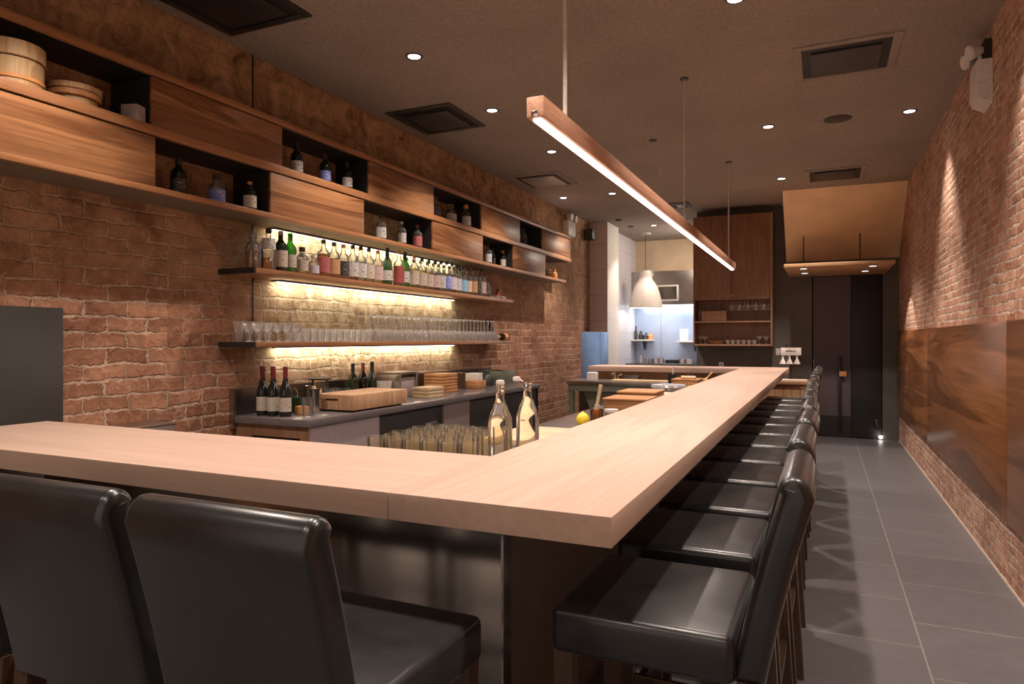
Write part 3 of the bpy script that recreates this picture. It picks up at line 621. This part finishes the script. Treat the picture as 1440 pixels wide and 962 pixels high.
lath('white_pot', [(0,0),(.055,0),(.075,.15),(.07,.15),(.05,.02)], M_WHITE, 'small white pot behind the right half of the butcher block', 'pot', (-3.32,4.73,z), 4)
t = thing('steel_tray_rack', 'grey steel frame box right of the three dark bottles', 'rack', (-3.36,4.98,z))
part('frame', MB().box(-.12,.12,-.14,-.12,0,.2,.004).box(-.12,.12,.12,.14,0,.2,.004).box(-.12,.12,-.14,.14,.2,.22,.004), M_STEEL, t)
part('drawer', MB().box(-.11,.1,-.118,.118,.002,.17,.004), M_PINKG, t)
def stack(x, y, n, w, l, h, m, label, group):
    for i in range(n): single('wooden_tray', MB().box(-w/2,w/2,-l/2,l/2,0,h-.004,.003).box(-w/2+.012,w/2-.012,-l/2+.012,l/2-.012,h-.004,h-.0005), m, label % ['bottom','second','third','fourth','fifth','sixth'][i], 'tray', (x,y,z+i*(h+.0005)), random.uniform(-.05,.05), group)
stack(-3.1, 5.06, 3, .17, .24, .03, M_PALE, '%s tray from below in the short stack right of the butcher block', 'wooden trays in the short stack')
stack(-3.3, 5.62, 6, .22, .26, .029, M_TRAY, '%s tray from below in the tall stack on the back bar', 'wooden trays in the tall stack')
lath('round_canister', [(0,0),(.07,0),(.07,.16),(.065,.165),(0,.165)], M_LEG, 'dark round canister on the back bar right of the tall tray stack', 'canister', (-3.33,6.02,z))
single('wooden_box', MB().box(-.09,.09,-.1,.1,0,.075,.004), M_TRAY, 'orange wooden box on the back bar below the white card', 'box', (-3.26,6.22,z))
single('white_card_box', MB().box(-.07,.07,-.06,.06,0,.075,.004).box(.0705,.072,-.02,.045,.02,.055), M_WHITE, 'small white box on top of the orange wooden box', 'box', (-3.27,6.24,z+.0755))
lath('black_kettle', [(0,0),(.075,0),(.08,.05),(.05,.11),(.015,.13),(0,.13)], M_BLACK, 'black kettle near the far end of the back bar', 'kettle', (-3.3,6.58,z))
lath('orange_jar', [(0,0),(.04,0),(.045,.07),(.03,.13),(0,.13)], M_COPPER, 'orange jar left of the black kettle', 'jar', (-3.37,6.43,z))
single('long_crate', MB().box(-.15,.15,-.16,.16,0,.012,.003).box(-.15,-.138,-.16,.16,.012,.15,.003).box(.138,.15,-.16,.16,.012,.15,.003).box(-.137,.137,-.16,-.148,.012,.15,.003).box(-.137,.137,.148,.16,.012,.15,.003), M_OLIVE, 'low greenish crate at the far end of the back bar', 'crate', (-3.32,6.88,z))

# ------------------------------------------------------------------ things at the left end
single('side_screen', MB().box(-3.5,-3.455,.3,2.177,0,1.536,.003), M_SHEET, 'tall dark grey metal screen at left behind the counter end', 'screen')
t = thing('steel_side_cabinet', 'low stainless cabinet top showing over the near counter left of the back bar', 'cabinet', (-3.4,2.44,0))
part('carcass', MB().box(-.11,.1,-.255,.255,0,.9,.003), M_STEEL, t); part('top', MB().box(-.115,.105,-.26,.26,.9005,.916,.003), M_STEEL, t)

# ------------------------------------------------------------------ bottles and tumblers behind the counter corner
z = .9006
def swing_bottle(x, y, open_, lab, fill):
    t = thing('swing_top_bottle', lab, 'bottle', (x,y,z+.0085), 0, 'swing-top water bottles behind the counter corner')
    H = .325; R = .043
    part('glass_body', MB().lathe([(0,.006),(.036,0),(R,.006),(R,.17),(.041,.19),(.032,.215),(.02,.243),(.0155,.26),(.0145,.295),(.0165,.3),(.0165,.307),(.012,.308),(0,.308)], 32), M_WATER, t)
    c = (-.045,0,.312) if open_ else (0,0,.309)
    s = part('stopper', MB().lathe([(0,0),(.014,0),(.016,.006),(.013,.016),(0,.018)], 16, c), M_WHITE, t)
    part('wire_bail', MB().tube([(0,.017,.28),(c[0]*.6,.019,.31),(c[0],0,.324),(c[0]*.6,-.019,.31),(0,-.017,.28)], .0018, 6), M_CHROME, s)
swing_bottle(-1.043, 2.19, False, 'left swing-top glass bottle with closed stopper behind the counter corner', .188)
swing_bottle(-1.012, 2.365, True, 'right swing-top glass bottle with open stopper behind the counter corner', .195)
single('glass_mat', MB().box(-1.462,-1.03,1.95,2.44,z,z+.008,.002), M_GOLDW, 'pale yellow wooden tray under the water tumblers', 'tray')
tm = MB().lathe([(0,.006),(.026,0),(.029,.005),(.034,.13),(.0325,.13),(.029,.03)], 20).mesh('water_tumbler_mesh', M_TUMB)
for r in range(6):
    for i in range(6):
        x, y = -1.425+.073*i+(.02 if r % 2 else 0), 1.985+.073*r
        if x > -1.075 and y > 2.05: continue
        single('water_tumbler', tm, None, 'clear water tumbler in the crowd left of the swing-top bottles', 'glass', (x+random.uniform(-.003,.003), y+random.uniform(-.003,.003), z+.0085), group='water tumblers behind the counter corner')
# prep things further along
single('cutting_board', MB().box(-.2,.2,-.24,.24,0,.03,.004), M_PALE, 'pale cutting board on the prep counter beyond the swing-top bottles', 'cutting board', (-1.22,3.02,z))
lemb = MB().lathe([(0,0),(.008,.003),(.02,.008),(.032,.022),(.036,.04),(.032,.058),(.02,.072),(.009,.077),(.006,.083),(0,.085)], 20)
single('lemon', lemb, M_LEMON, 'whole yellow lemon on the prep counter', 'lemon', (-1.195,3.56,z))
t = thing('brush_jar', 'squat jar holding a wooden-handled pastry brush beside the lemon', 'jar', (-1.19,3.80,z))
part('jar', MB().lathe([(0,0),(.038,0),(.04,.075),(.036,.075),(.034,.01)], 20), M_AMBER, t)
single('pastry_brush', MB().cyl((0,0,.02),(.012,.0,.1),.016,.014).cyl((.012,0,.1),(.034,0,.215),.009,.011), M_PALE, 'pale handled brush standing in the squat jar', 'brush', (-1.2,3.80,z))
t = thing('plastic_tub', 'small white lidded tub right of the brush jar', 'tub', (-1.135,3.91,z))
part('tub', MB().lathe([(0,0),(.035,0),(.039,.05)], 20), M_CLEAR, t); part('lid', MB().lathe([(.041,.05),(.041,.066),(0,.068)], 20), M_WHITE, t)
def wbox(x, y, w, l, h, m, label, lid=True):
    t = thing('wooden_tray_box', label, 'box', (x,y,z), 0, 'wooden boxes on the prep counter')
    part('box', MB().box(-w/2,w/2,-l/2,l/2,0,h,.004), m, t)
    if lid: part('lid', MB().box(-w/2-.006,w/2+.006,-l/2-.006,l/2+.006,h+.0005,h+.014,.003), m, t)
wbox(-1.19,4.55,.29,.3,.072,M_TRAY,'orange wooden box in front, on the prep counter past the white tub')
wbox(-1.22,4.98,.27,.33,.088,M_TRAY,'orange wooden box just behind the front one on the prep counter')
wbox(-1.16,5.38,.2,.24,.055,M_PALE,'pale wooden box in front of the film-covered steel bowl',False)
t = thing('wrapped_bowl', 'steel bowl covered in plastic film on the prep counter', 'bowl', (-1.17,5.72,z))
part('bowl', MB().lathe([(0,.002),(.07,0),(.13,.06),(.145,.085),(.14,.085),(.12,.06)], 28), M_CHROME, t)
part('film', MB().lathe([(.147,.08),(.14,.1),(.08,.105),(0,.11)], 28), M_WRAP, t)
t = thing('dark_cup', 'dark cup holding a white stick farther along the prep counter', 'cup', (-1.41,7.1,z))
part('cup', MB().lathe([(0,0),(.045,0),(.05,.12),(.046,.12),(.042,.01)], 20), M_BLACK, t)
single('white_stick', MB().cyl((0,0,.02),(.008,0,.2),.008), M_WHITE, 'white stick standing in the dark cup', 'stick', (-1.41,7.1,z))
wbox(-1.19,6.7,.24,.3,.085,M_TRAY,'orange wooden box farthest along the prep counter')
single('folded_cloth', MB().box(-.07,.07,-.09,.09,0,.022,.01,3), M_PALE, 'pale folded cloth on the farthest wooden box', 'cloth', (-1.18,6.7,z+.1), .2)
single('yellow_fruit', MB().ball((0,0,.035),.035,(1,1.1,1)), M_LEMON, 'yellow fruit left of the farthest wooden boxes', 'fruit', (-1.06,6.1,z))
single('orange_ladle', MB().ball((0,0,.03),.035,(1,1,.8)).cyl((0,0,.04),(.05,.16,.11),.007), M_COPPER, 'copper ladle near the far bend of the counter', 'ladle', (-1.16,7.6,z))
single('black_pan', MB().lathe([(0,0),(.09,0),(.11,.045),(.105,.045),(.088,.008)], 24).cyl((-.1,0,.04),(-.26,.03,.06),.009), M_BLACK, 'black pan near the far bend of the counter', 'pan', (-1.12,7.32,z))

# far sink counter (under the far leg of the bar)
t = thing('sink_counter', 'olive grey steel sink counter under the far end of the bar', 'counter', (0,0,0))
part('worktop', MB().box(-3.0,-1.5,8.26,8.76,.805,.85,.004), M_STEEL, t)
part('apron', MB().box(-2.98,-1.5,8.28,8.3,.72,.805), M_OLIVE, t)
for x in (-2.97,-2.3,-1.56): part('leg', MB().box(x,x+.06,8.29,8.35,0,.72), M_OLIVE, t)
part('basin', MB().prism([(-2.8,.72),(-2.36,.72),(-2.42,.46),(-2.7,.46)], 'Y', 8.36, 8.7), M_OLIVE, t)
part('back_panel', MB().box(-2.98,-1.5,8.72,8.76,0,.72), M_STEELD, t)
zz = .8506
single('long_board', MB().box(-.42,.42,-.1,.1,0,.02,.003), M_PALE, 'long pale board on the far sink counter', 'cutting board', (-2.0,8.41,zz))
single('white_container', MB().box(-.06,.06,-.06,.06,0,.1,.006), M_WHITE, 'white container at the left of the sink counter', 'container', (-2.72,8.5,zz))
t = thing('faucet', 'chrome faucet on the far sink counter', 'faucet', (-2.45,8.6,zz))
part('spout', MB().cyl((0,0,0),(0,0,.09),.014).cyl((0,0,.09),(.0,-.16,.08),.01), M_CHROME, t); part('lever', MB().cyl((.04,0,0),(.04,0,.06),.01).cyl((.04,0,.06),(.1,0,.08),.007), M_CHROME, t)
single('sink_tray', MB().box(-.1,.1,-.07,.07,0,.06,.006), M_STEELD, 'dark steel tray between container and faucet on sink counter', 'tray', (-2.24,8.63,zz)) 

# ------------------------------------------------------------------ pendant bar light
PXc = -.93
t = thing('linear_pendant', 'long slim wooden pendant bar with glowing LED underside above the counter', 'pendant light', (0,0,0))
part('bar', MB().box(PXc-.033,PXc+.033,2.24,8.08,2.17,2.243,.003), M_PEND, t)
part('diffuser', MB().box(PXc-.014,PXc+.014,2.26,8.06,2.160,2.1695), M_PLED, t)
part('end_clip', MB().box(PXc-.012,PXc+.012,2.233,2.2395,2.172,2.19,.002), M_CHROME, t)
for y in (2.55,5.11,7.72):
    r = part('rod', MB().cyl((PXc,y,2.243),(PXc,y,CH),.009 if y < 3 else .0065), M_ROD, t); part('rod_cup', MB().cyl((PXc,y,CH-.012),(PXc,y,CH-.0005),.03), M_GREY, r)
l = bpy.data.lights.new('pendant_lamp','AREA'); l.shape = 'RECTANGLE'; l.size = .03; l.size_y = 5.78; l.energy = 27; l.color = (1,.8,.74)
o = bpy.data.objects.new('pendant_lamp', l); COL.objects.link(o); o.parent = t; o.location = (PXc,5.16,2.155)

# ------------------------------------------------------------------ downlights
WARM = (1,.83,.71)
def downlight(x, y, power, label, size=104, aim=(0,0), blend=.5):
    t = thing('recessed_downlight', label, 'downlight', (x,y,CH), 0, 'recessed ceiling downlights')
    part('trim_ring', MB().lathe([(.042,-.001),(.046,-.006),(.058,-.004),(.06,-.0002)], 24), M_VENT, t)
    part('lens', MB().cyl((0,0,-.004),(0,0,-.0002),.042,seg=24), M_DL, t)
    l = bpy.data.lights.new('downlight_lamp','SPOT'); l.energy = power; l.color = WARM; l.spot_size = math.radians(size); l.spot_blend = blend; l.shadow_soft_size = .035
    o = bpy.data.objects.new('downlight_lamp', l); COL.objects.link(o); o.parent = t; o.location = (0,0,-.03); o.rotation_euler = (math.radians(aim[0]), math.radians(aim[1]), 0)
W1 = 118
downlight(-2.53,-.7,W1*.5,'ceiling downlight behind the camera on the left')
downlight(-1.2,-.7,W1*.5,'ceiling downlight behind the camera in the middle')
downlight(-.1,-.9,W1*.5,'ceiling downlight behind the camera on the right')
downlight(-2.53,1.7,W1*1.2,'ceiling downlight out of sight above the near left counter')
downlight(-1.5,1.7,W1*.9,'ceiling downlight out of sight above the middle of the near counter')
downlight(-2.53,3.951,W1,'ceiling downlight nearest the camera in the left ceiling row')
downlight(-2.53,5.154,W1,'second ceiling downlight in the left row, beside the dark vent')
downlight(-2.53,6.54,W1,'third ceiling downlight in the left row, left of the pendant bar')
downlight(-2.53,8.75,W1*1.4,'fourth ceiling downlight of the left row, beyond the silvery vent')
downlight(-3.21,8.74,W1*1.7,'ceiling downlight close to the left brick wall, throwing a bright scallop',62,blend=.4)
downlight(-.45,1.75,W1*1.2,'ceiling downlight out of sight above the counter corner')
downlight(-.45,4.036,W1*1.3,'ceiling downlight at the top edge of the photo above the chairs')
downlight(-.45,6.585,W1*1.3,'ceiling downlight between pendant bar and round ceiling speaker')
downlight(-.45,8.78,W1*1.3,'ceiling downlight left of the far right ceiling vent')
downlight(.666,6.63,W1*1.15,'ceiling downlight close to the right brick wall',76,blend=.9)
downlight(.666,4.1,W1*.95,'ceiling downlight out of sight close to the right wall',76,blend=.9)
downlight(.666,1.8,W1*1.2,'ceiling downlight out of sight near the right wall, before the first panel seam',90)
downlight(-2.6,11.5,W1,'small ceiling downlight above the kitchen passage')
for x, y in ((-.22,9.3),(.55,9.3)):
    l = bpy.data.lights.new('canopy_lamp','SPOT'); l.energy = 45; l.color = WARM; l.spot_size = math.radians(95); l.shadow_soft_size = .03
    o = bpy.data.objects.new('canopy_lamp', l); COL.objects.link(o); o.location = (x,y,2.25)

# ------------------------------------------------------------------ ceiling cassettes, speaker, detectors
def cassette(x0, x1, y0, y1, pm, label, drop=.0):
    t = thing('ceiling_vent', label, 'vent', ((x0+x1)/2,(y0+y1)/2,CH), 0, 'square ceiling vents')
    a, b = (x1-x0)/2, (y1-y0)/2; w = .055
    part('frame', MB().box(-a,-a+w,-b,b,-.012,-.0005,.003).box(a-w,a,-b,b,-.012,-.0005,.003).box(-a+w,a-w,-b,-b+w,-.012,-.0005,.003).box(-a+w,a-w,b-w,b,-.012,-.0005,.003), (M_CEIL if pm in (M_VENTG, M_VENTM) else (M_VENT if pm is M_VENT else M_BLACK)), t)
    part('slot', MB().box(-a+w,a-w,-b+w,b-w,-.003,-.0005), M_BLACK, t)
    part('panel', MB().box(-a+w+.055,a-w-.055,-b+w+.09,b-w-.03,-.018,-.004,.004), pm, t)
cassette(-3.41,-2.755,2.53,3.195,M_BLACK,'black open ceiling vent at the top left of the photo')
cassette(-3.385,-2.757,4.83,5.496,M_VENT,'dark square ceiling vent on the left, before the silvery one')
cassette(-3.4,-2.76,7.33,8.03,M_VENTM,'silvery square ceiling vent reflecting warm light on the far left')
cassette(-.186,.464,4.875,5.528,M_VENTG,'dark square ceiling vent nearest on the right side')
cassette(-.195,.453,8.483,9.149,M_VENTG,'dark ceiling vent just in front of the tan soffit')
cassette(-2.02,-1.72,9.72,10.1,M_WHITE,'small pale ceiling vent behind the far end of the pendant bar')
lath('ceiling_speaker', [(0,-.008),(.1,-.008),(.112,-.005),(.114,-.0005)], M_VENT, 'round dark speaker grille in the right part of the ceiling', 'speaker', (.119,6.604,CH), 28)
lath('sprinkler_cap', [(0,-.01),(.035,-.01),(.04,-.0005)], M_VENT, 'tiny dark sprinkler cap in mid ceiling right of the pendant bar', 'sprinkler', (-1.495,6.571,CH))
lath('smoke_detector', [(0,-.02),(.05,-.02),(.06,-.0005)], M_VENT, 'small dark detector on the ceiling nearest the kitchen pier', 'detector', (-2.993,10.72,CH))
lath('smoke_detector', [(0,-.02),(.05,-.02),(.06,-.0005)], M_GREY, 'small grey detector on the kitchen ceiling left of the bell lamp cord', 'detector', (-2.975,11.42,CH))
# emergency lights
t = thing('emergency_light', 'white twin-head emergency light high on the right brick wall', 'emergency light', (XR,5.13,2.83))
part('body', MB().prism([(.002,0),(-.07,.04),(-.08,.08),(-.08,.27),(.002,.27)], 'Y', -.12, .12), M_WHITE, t)
for y in (-.07,.09): part('lamp_head', MB().cyl((-.05,y,.27),(-.06,y,.31),.01).cyl((-.05,y,.34),(-.115,y-.03,.325),.025,.047).cyl((-.115,y-.03,.325),(-.122,y-.032,.323),.047,.044), M_WHITE, t)
part('backing_box', MB().box(-.04,-.0005,-.1,.1,.275,.4), M_BLACK, t)
t = thing('emergency_light', 'white twin-head emergency light at the far end of the left brick wall', 'emergency light', (XL,9.72,2.93))
part('body', MB().box(-.001,.09,-.16,.16,0,.22,.006), M_WHITE, t)
for y in (-.08,.12): part('lamp_head', MB().cyl((.05,y,.22),(.05,y,.26),.01).cyl((.04,y,.28),(.12,y,.27),.03,.055), M_WHITE, t)
t = thing('wall_speaker', 'small black loudspeaker high beside the kitchen pier', 'speaker', (XL,10.62,2.99))
part('cabinet', MB().box(.0005,.15,-.09,.09,0,.17,.008), M_BLACK, t); part('grille', MB().box(.02,.14,-.094,-.0905,.012,.158), M_VENT, t)

# ------------------------------------------------------------------ kitchen
t = thing('bell_pendant', 'large white bell-shaped pendant lamp in front of the kitchen', 'pendant light', (-2.93,12.3,1.95))
part('shade', MB().lathe([(.29,0),(.3,.01),(.285,.12),(.25,.27),(.19,.42),(.13,.5),(.11,.56),(.12,.6),(.1,.66),(.06,.68),(0,.685)], 32), M_SHADE, t)
part('cord', MB().cyl((0,0,.68),(0,0,CH-1.955),.008), M_GREY, t); part('ceiling_rose', MB().lathe([(.1,CH-1.952),(.09,CH-1.975),(0,CH-1.98)], 24), M_SHADE, t)
for s in (-1,1): part('carry_loop', MB().tube([(s*.06,0,.68),(s*.11,0,.66),(s*.13,0,.6),(s*.12,0,.56)], .012), M_SHADE, t)
t = thing('extractor_hood', 'grey steel extractor hood across the kitchen back wall', 'hood', (0,0,0))
part('hood_body', MB().box(-3.355,-1.745,12.95,13.295,2.03,2.67,.004), M_STEEL, t)
part('lamp_tube', MB().box(-3.3,-1.8,12.97,13.05,2.0,2.029), M_KIT, t)
t2 = thing('wall_monitor', 'small white-framed screen on the extractor hood', 'monitor', (-2.66,12.949,2.1))
part('frame', MB().box(-.2,.2,-.03,-.0005,0,.3,.006), M_WHITE, t2); part('screen', MB().box(-.17,.17,-.032,-.0305,.03,.27), M_STEELD, t2)
single('back_splash_plate', MB().box(-3.355,-2.86,13.25,13.2998,.9254,2.0).box(-2.855,-1.745,13.25,13.2998,.9254,2.0), M_SPLASH, 'bright stainless splash plate on the kitchen back wall', 'splash plate')
t = thing('kitchen_range', 'steel cooking range along the kitchen back wall', 'range', (0,0,0))
part('body', MB().box(-3.355,-1.745,12.55,13.265,0,.9), M_STEEL, t); part('cooktop', MB().box(-3.355,-1.745,12.5,13.265,.9005,.925,.003), M_STEELD, t)
for x, y, r, h, m, lab in ((-3.1,12.8,.06,.14,M_CHROME,'small tall steel pot at left of the kitchen range'), (-2.95,12.85,.07,.08,M_STEEL,'short steel pot beside the tall one on the range'), (-2.6,13.05,.13,.06,M_BLACK,'black pan on the kitchen range'), (-2.78,12.72,.1,.1,M_CHROME,'bright steel pot in the middle of the kitchen range'), (-2.3,12.8,.13,.09,M_CHROME,'wide steel pot at the right of the kitchen range')):
    lath('cooking_pot', [(0,0),(r,0),(r,h),(r*.95,h),(r*.93,.01)], m, lab, 'pot', (x,y,.9256))
def kshelf(x0, x1, y0, y1, z, label):
    t = thing('bracket_shelf', label, 'shelf', (0,0,0))
    part('board', MB().box(x0,x1,y0,y1,z-.025,z,.003), M_WHITE, t)
    ym = (y0+y1)/2; part('bracket', MB().prism([(y1-.02,z-.025),(y1-.02,z-.2),(y1-.18,z-.025)], 'X', (x0+x1)/2-.015, (x0+x1)/2+.015), M_GREY, t)
kshelf(-3.355,-2.98,12.9,13.249,1.37,'small left kitchen shelf loaded with sauce bottles'); kshelf(-2.5,-1.9,12.9,13.249,1.345,'small right kitchen shelf with a jar')
for x, m, h, r, lab in ((-3.3,M_LEG,.26,.035,'tall brown sauce bottle on the left kitchen shelf'), (-3.2,M_BLACK,.16,.05,'black tin on the left kitchen shelf'), (-3.1,M_STEELD,.13,.05,'dark grey tin on the left kitchen shelf'), (-3.01,M_TAG,.13,.045,'orange red jar on the left kitchen shelf')):
    lath('sauce_jar', [(0,0),(r,0),(r,h*.6),(r*.5,h*.75),(r*.5,h),(0,h)], m, lab, 'jar', (x,13.05,1.3706))
lath('white_jar', [(0,0),(.08,0),(.08,.2),(.07,.22),(0,.22)], M_WHITE, 'white jar with lid on the right kitchen shelf', 'jar', (-2.38,13.06,1.3456))
single('upright_steel_cabinet', MB().box(-3.2,-2.92,9.45,9.9,0,1.485,.006), M_STEELB, 'narrow upright steel cabinet painted with a blue reflection at the far end of the left wall', 'cabinet')
l = bpy.data.lights.new('hood_lamp','AREA'); l.shape = 'RECTANGLE'; l.size = 1.4; l.size_y = .1; l.energy = 13; l.color = (.84,.92,1)
o = bpy.data.objects.new('hood_lamp', l); COL.objects.link(o); o.location = (-2.55,12.9,1.985); o.rotation_euler = (math.radians(12),0,0)
t = thing('added_kitchen_light', 'added tube light on the kitchen ceiling, unseen behind the walnut cabinet', 'light', (-1.9,12.1,CH))  # added unseen fixture that brightens the kitchen walls
part('housing', MB().box(-.05,.05,-.5,.5,-.05,-.0002,.004), M_WHITE, t); part('tube', MB().box(-.03,.03,-.48,.48,-.075,-.0505,.004), M_KIT, t)
l = bpy.data.lights.new('kitchen_fill_lamp','AREA'); l.shape = 'RECTANGLE'; l.size = .06; l.size_y = .95; l.energy = 26; l.color = (1,.84,.66)
o = bpy.data.objects.new('kitchen_fill_lamp', l); COL.objects.link(o); o.parent = t; o.location = (-.02,0,-.085); o.rotation_euler = (0,math.radians(35),0)
l = bpy.data.lights.new('bell_lamp','POINT'); l.energy = 20; l.color = (1,.86,.7); l.shadow_soft_size = .06
o = bpy.data.objects.new('bell_lamp', l); COL.objects.link(o); o.location = (-2.93,12.3,2.05)

# ------------------------------------------------------------------ far walnut cabinet
CX0, CX1, CY0, CY1 = -1.734, -.645, 10.25, 10.598
t = thing('wall_cabinet', 'tall walnut wall cabinet with open shelves below its doors at the back', 'cabinet', (0,0,0))
part('carcass', MB().box(CX0,CX0+.02,CY0,CY1,1.285,3.17).box(CX0+.02,CX1-.02,CY1-.02,CY1,1.285,3.17).box(CX0+.02,CX1-.02,CY0+.02,CY1-.02,1.95,1.97).box(CX0+.02,CX1-.02,CY0+.02,CY1-.02,3.15,3.17), M_CAB, t)
part('side_trim', MB().box(CX1-.02,CX1,CY0-.002,CY1,1.285,3.17), M_CABL, t)
part('shelf', MB().box(CX0+.021,CX1-.021,CY0+.01,CY1-.021,1.622,1.642), M_CABL, t); part('shelf', MB().box(CX0+.021,CX1-.021,CY0+.002,CY1-.021,1.285,1.307), M_CABL, t)
xm = -1.2
for a, b in ((CX0+.001,xm-.002),(xm+.002,CX1-.021)):
    p = part('door', MB().box(a,b,CY0-.001,CY0+.018,1.952,3.168,.002), M_CAB, t)
    if b > xm: part('knob', MB().ball((xm+.02,CY0-.012,2.01),.014), M_CHROME, p)
z = 1.6426
hang = MB().lathe([(.03,0),(.034,.03),(.034,.05),(.02,.075),(.005,.088),(.005,.15),(.03,.156),(0,.158)], 14).mesh('hanging_glass_mesh', M_SHELFG)
for i in range(10):
    single('hanging_wine_glass', hang, None, 'wine glass hanging upside down inside the far walnut cabinet', 'glass', (-1.2+.055*i, 10.33+.1*(i % 2), 1.95-.158), group='hanging glasses in the far cabinet')
for i in range(3):
    single('wooden_crate', MB().box(-.17,.17,-.1,.1,0,.05,.003).box(-.175,-.1705,-.1,.1,.004,.046).box(.1705,.175,-.1,.1,.004,.046), M_CABL, ['bottom','middle','top'][i]+' flat wooden crate of the stack in the far walnut cabinet', 'crate', (-1.45,10.42,z+.0505*i), group='flat crates in the far cabinet')
bottle((-1.67,10.42,z),'wine',.26,.032,M_CLEAR,None,M_GREY,'slim clear bottle at the left of the cabinet middle shelf',None)
z = 1.3076
for i, x in enumerate((-1.66,-1.59,-.83,-.74)):
    single('stem_glass', coupe, None, ['leftmost','second','third','rightmost'][i]+' stemmed glass on the bottom shelf of the far cabinet', 'glass', (x,10.42,z), group='stem glasses on the bottom shelf of the far cabinet')
cup = MB().lathe([(0,0),(.025,0),(.036,.06),(.033,.06),(.022,.008)], 16).mesh('cup_mesh', M_CUP)
for i in range(6):
    single('white_cup', cup, None, 'small white cup in the row on the bottom shelf of the far cabinet', 'cup', (-1.27+.074*i,10.42,z), group='white cups in the far cabinet')
lath('wide_bowl', [(0,0),(.08,0),(.13,.05),(.125,.05),(.075,.006)], M_CABL, 'low wooden bowl on the bottom shelf of the far cabinet', 'bowl', (-1.42,10.42,z))

# ------------------------------------------------------------------ tap cabinet with beer tower
t = thing('tap_cabinet', 'low oak plank cabinet behind the far end of the bar', 'cabinet', (0,0,0))
pl = MB()
for i in range(7): pl.box(-.86+.1*i,-.86+.1*i+.096,9.52,9.54,.02,.77,.003)
part('plank_front', pl, M_OAK, t); part('carcass', MB().box(-.86,-.164,9.541,10.1,0,.79), M_OAK, t); part('top', MB().box(-.88,-.15,9.5,10.12,.791,.835,.003), M_CABL, t)
t = thing('beer_tower', 'white box beer tower on a dark post with flared taps', 'beer tap', (-.385,9.8,.8356))
part('post', MB().cyl((0,0,0),(0,0,.33),.02), M_LEG, t)
bx = part('tap_box', MB().box(-.125,.125,-.05,.05,.33,.43,.006), M_WHITE, t)
part('lettering', MB().box(-.06,-.04,-.0515,-.0505,.375,.395).box(-.035,-.012,-.0515,-.0505,.377,.393).box(-.006,.012,-.0515,-.0505,.375,.395).box(.018,.034,-.0515,-.0505,.377,.393).box(.04,.058,-.0515,-.0505,.375,.395), M_INK, bx)
for x in (-.06,.06): part('handle', MB().cyl((x,0,.43),(x,0,.475),.008,.016), M_BLACK, t)
for x in (-.1,-.015,.075): part('tap_spout', MB().lathe([(.014,.33),(.011,.3),(.014,.28),(.038,.23),(.04,.215),(0,.215)], 16, (x,-.03,0)), M_WHITE, t)
single('drip_tray', MB().box(-.2,.2,-.1,.1,0,.018,.004), M_WHITE, 'white drip tray under the beer tower', 'tray', (-.385,9.66,.8356))
single('light_switch', MB().box(-.03,.03,-.012,-.0005,-.05,.05,.004), M_WHITE, 'white switch plate on the dark wall left of the beer tower', 'switch', (-.59,10.6,1.195))
lath('clear_pitcher', [(0,0),(.05,0),(.06,.12),(.05,.2)], M_CLEAR, 'clear glass pitcher on the far counter below the walnut cabinet', 'pitcher', (-1.32,9.15,CT+.0006)) if 0 else None
lath('glass_ball', [(0,0),(.02,.0),(.032,.03),(.022,.058),(0,.062)], M_CLEAR, 'tiny glass cup on the far leg of the bar', 'cup', (-1.2,9.2,CT+.0006))

# ------------------------------------------------------------------ world: dim ambient entering through the open street front
w = bpy.data.worlds.new('world'); S.world = w; w.use_nodes = True
bg = w.node_tree.nodes['Background']; bg.inputs[0].default_value = (1,.78,.62,1); bg.inputs[1].default_value = .75
S.view_settings.view_transform = 'Standard'; S.view_settings.look = 'None'; S.view_settings.exposure = 0; S.view_settings.gamma = 1.1
S.cycles.transparent_max_bounces = 32; S.cycles.max_bounces = 14; S.cycles.transmission_bounces = 14
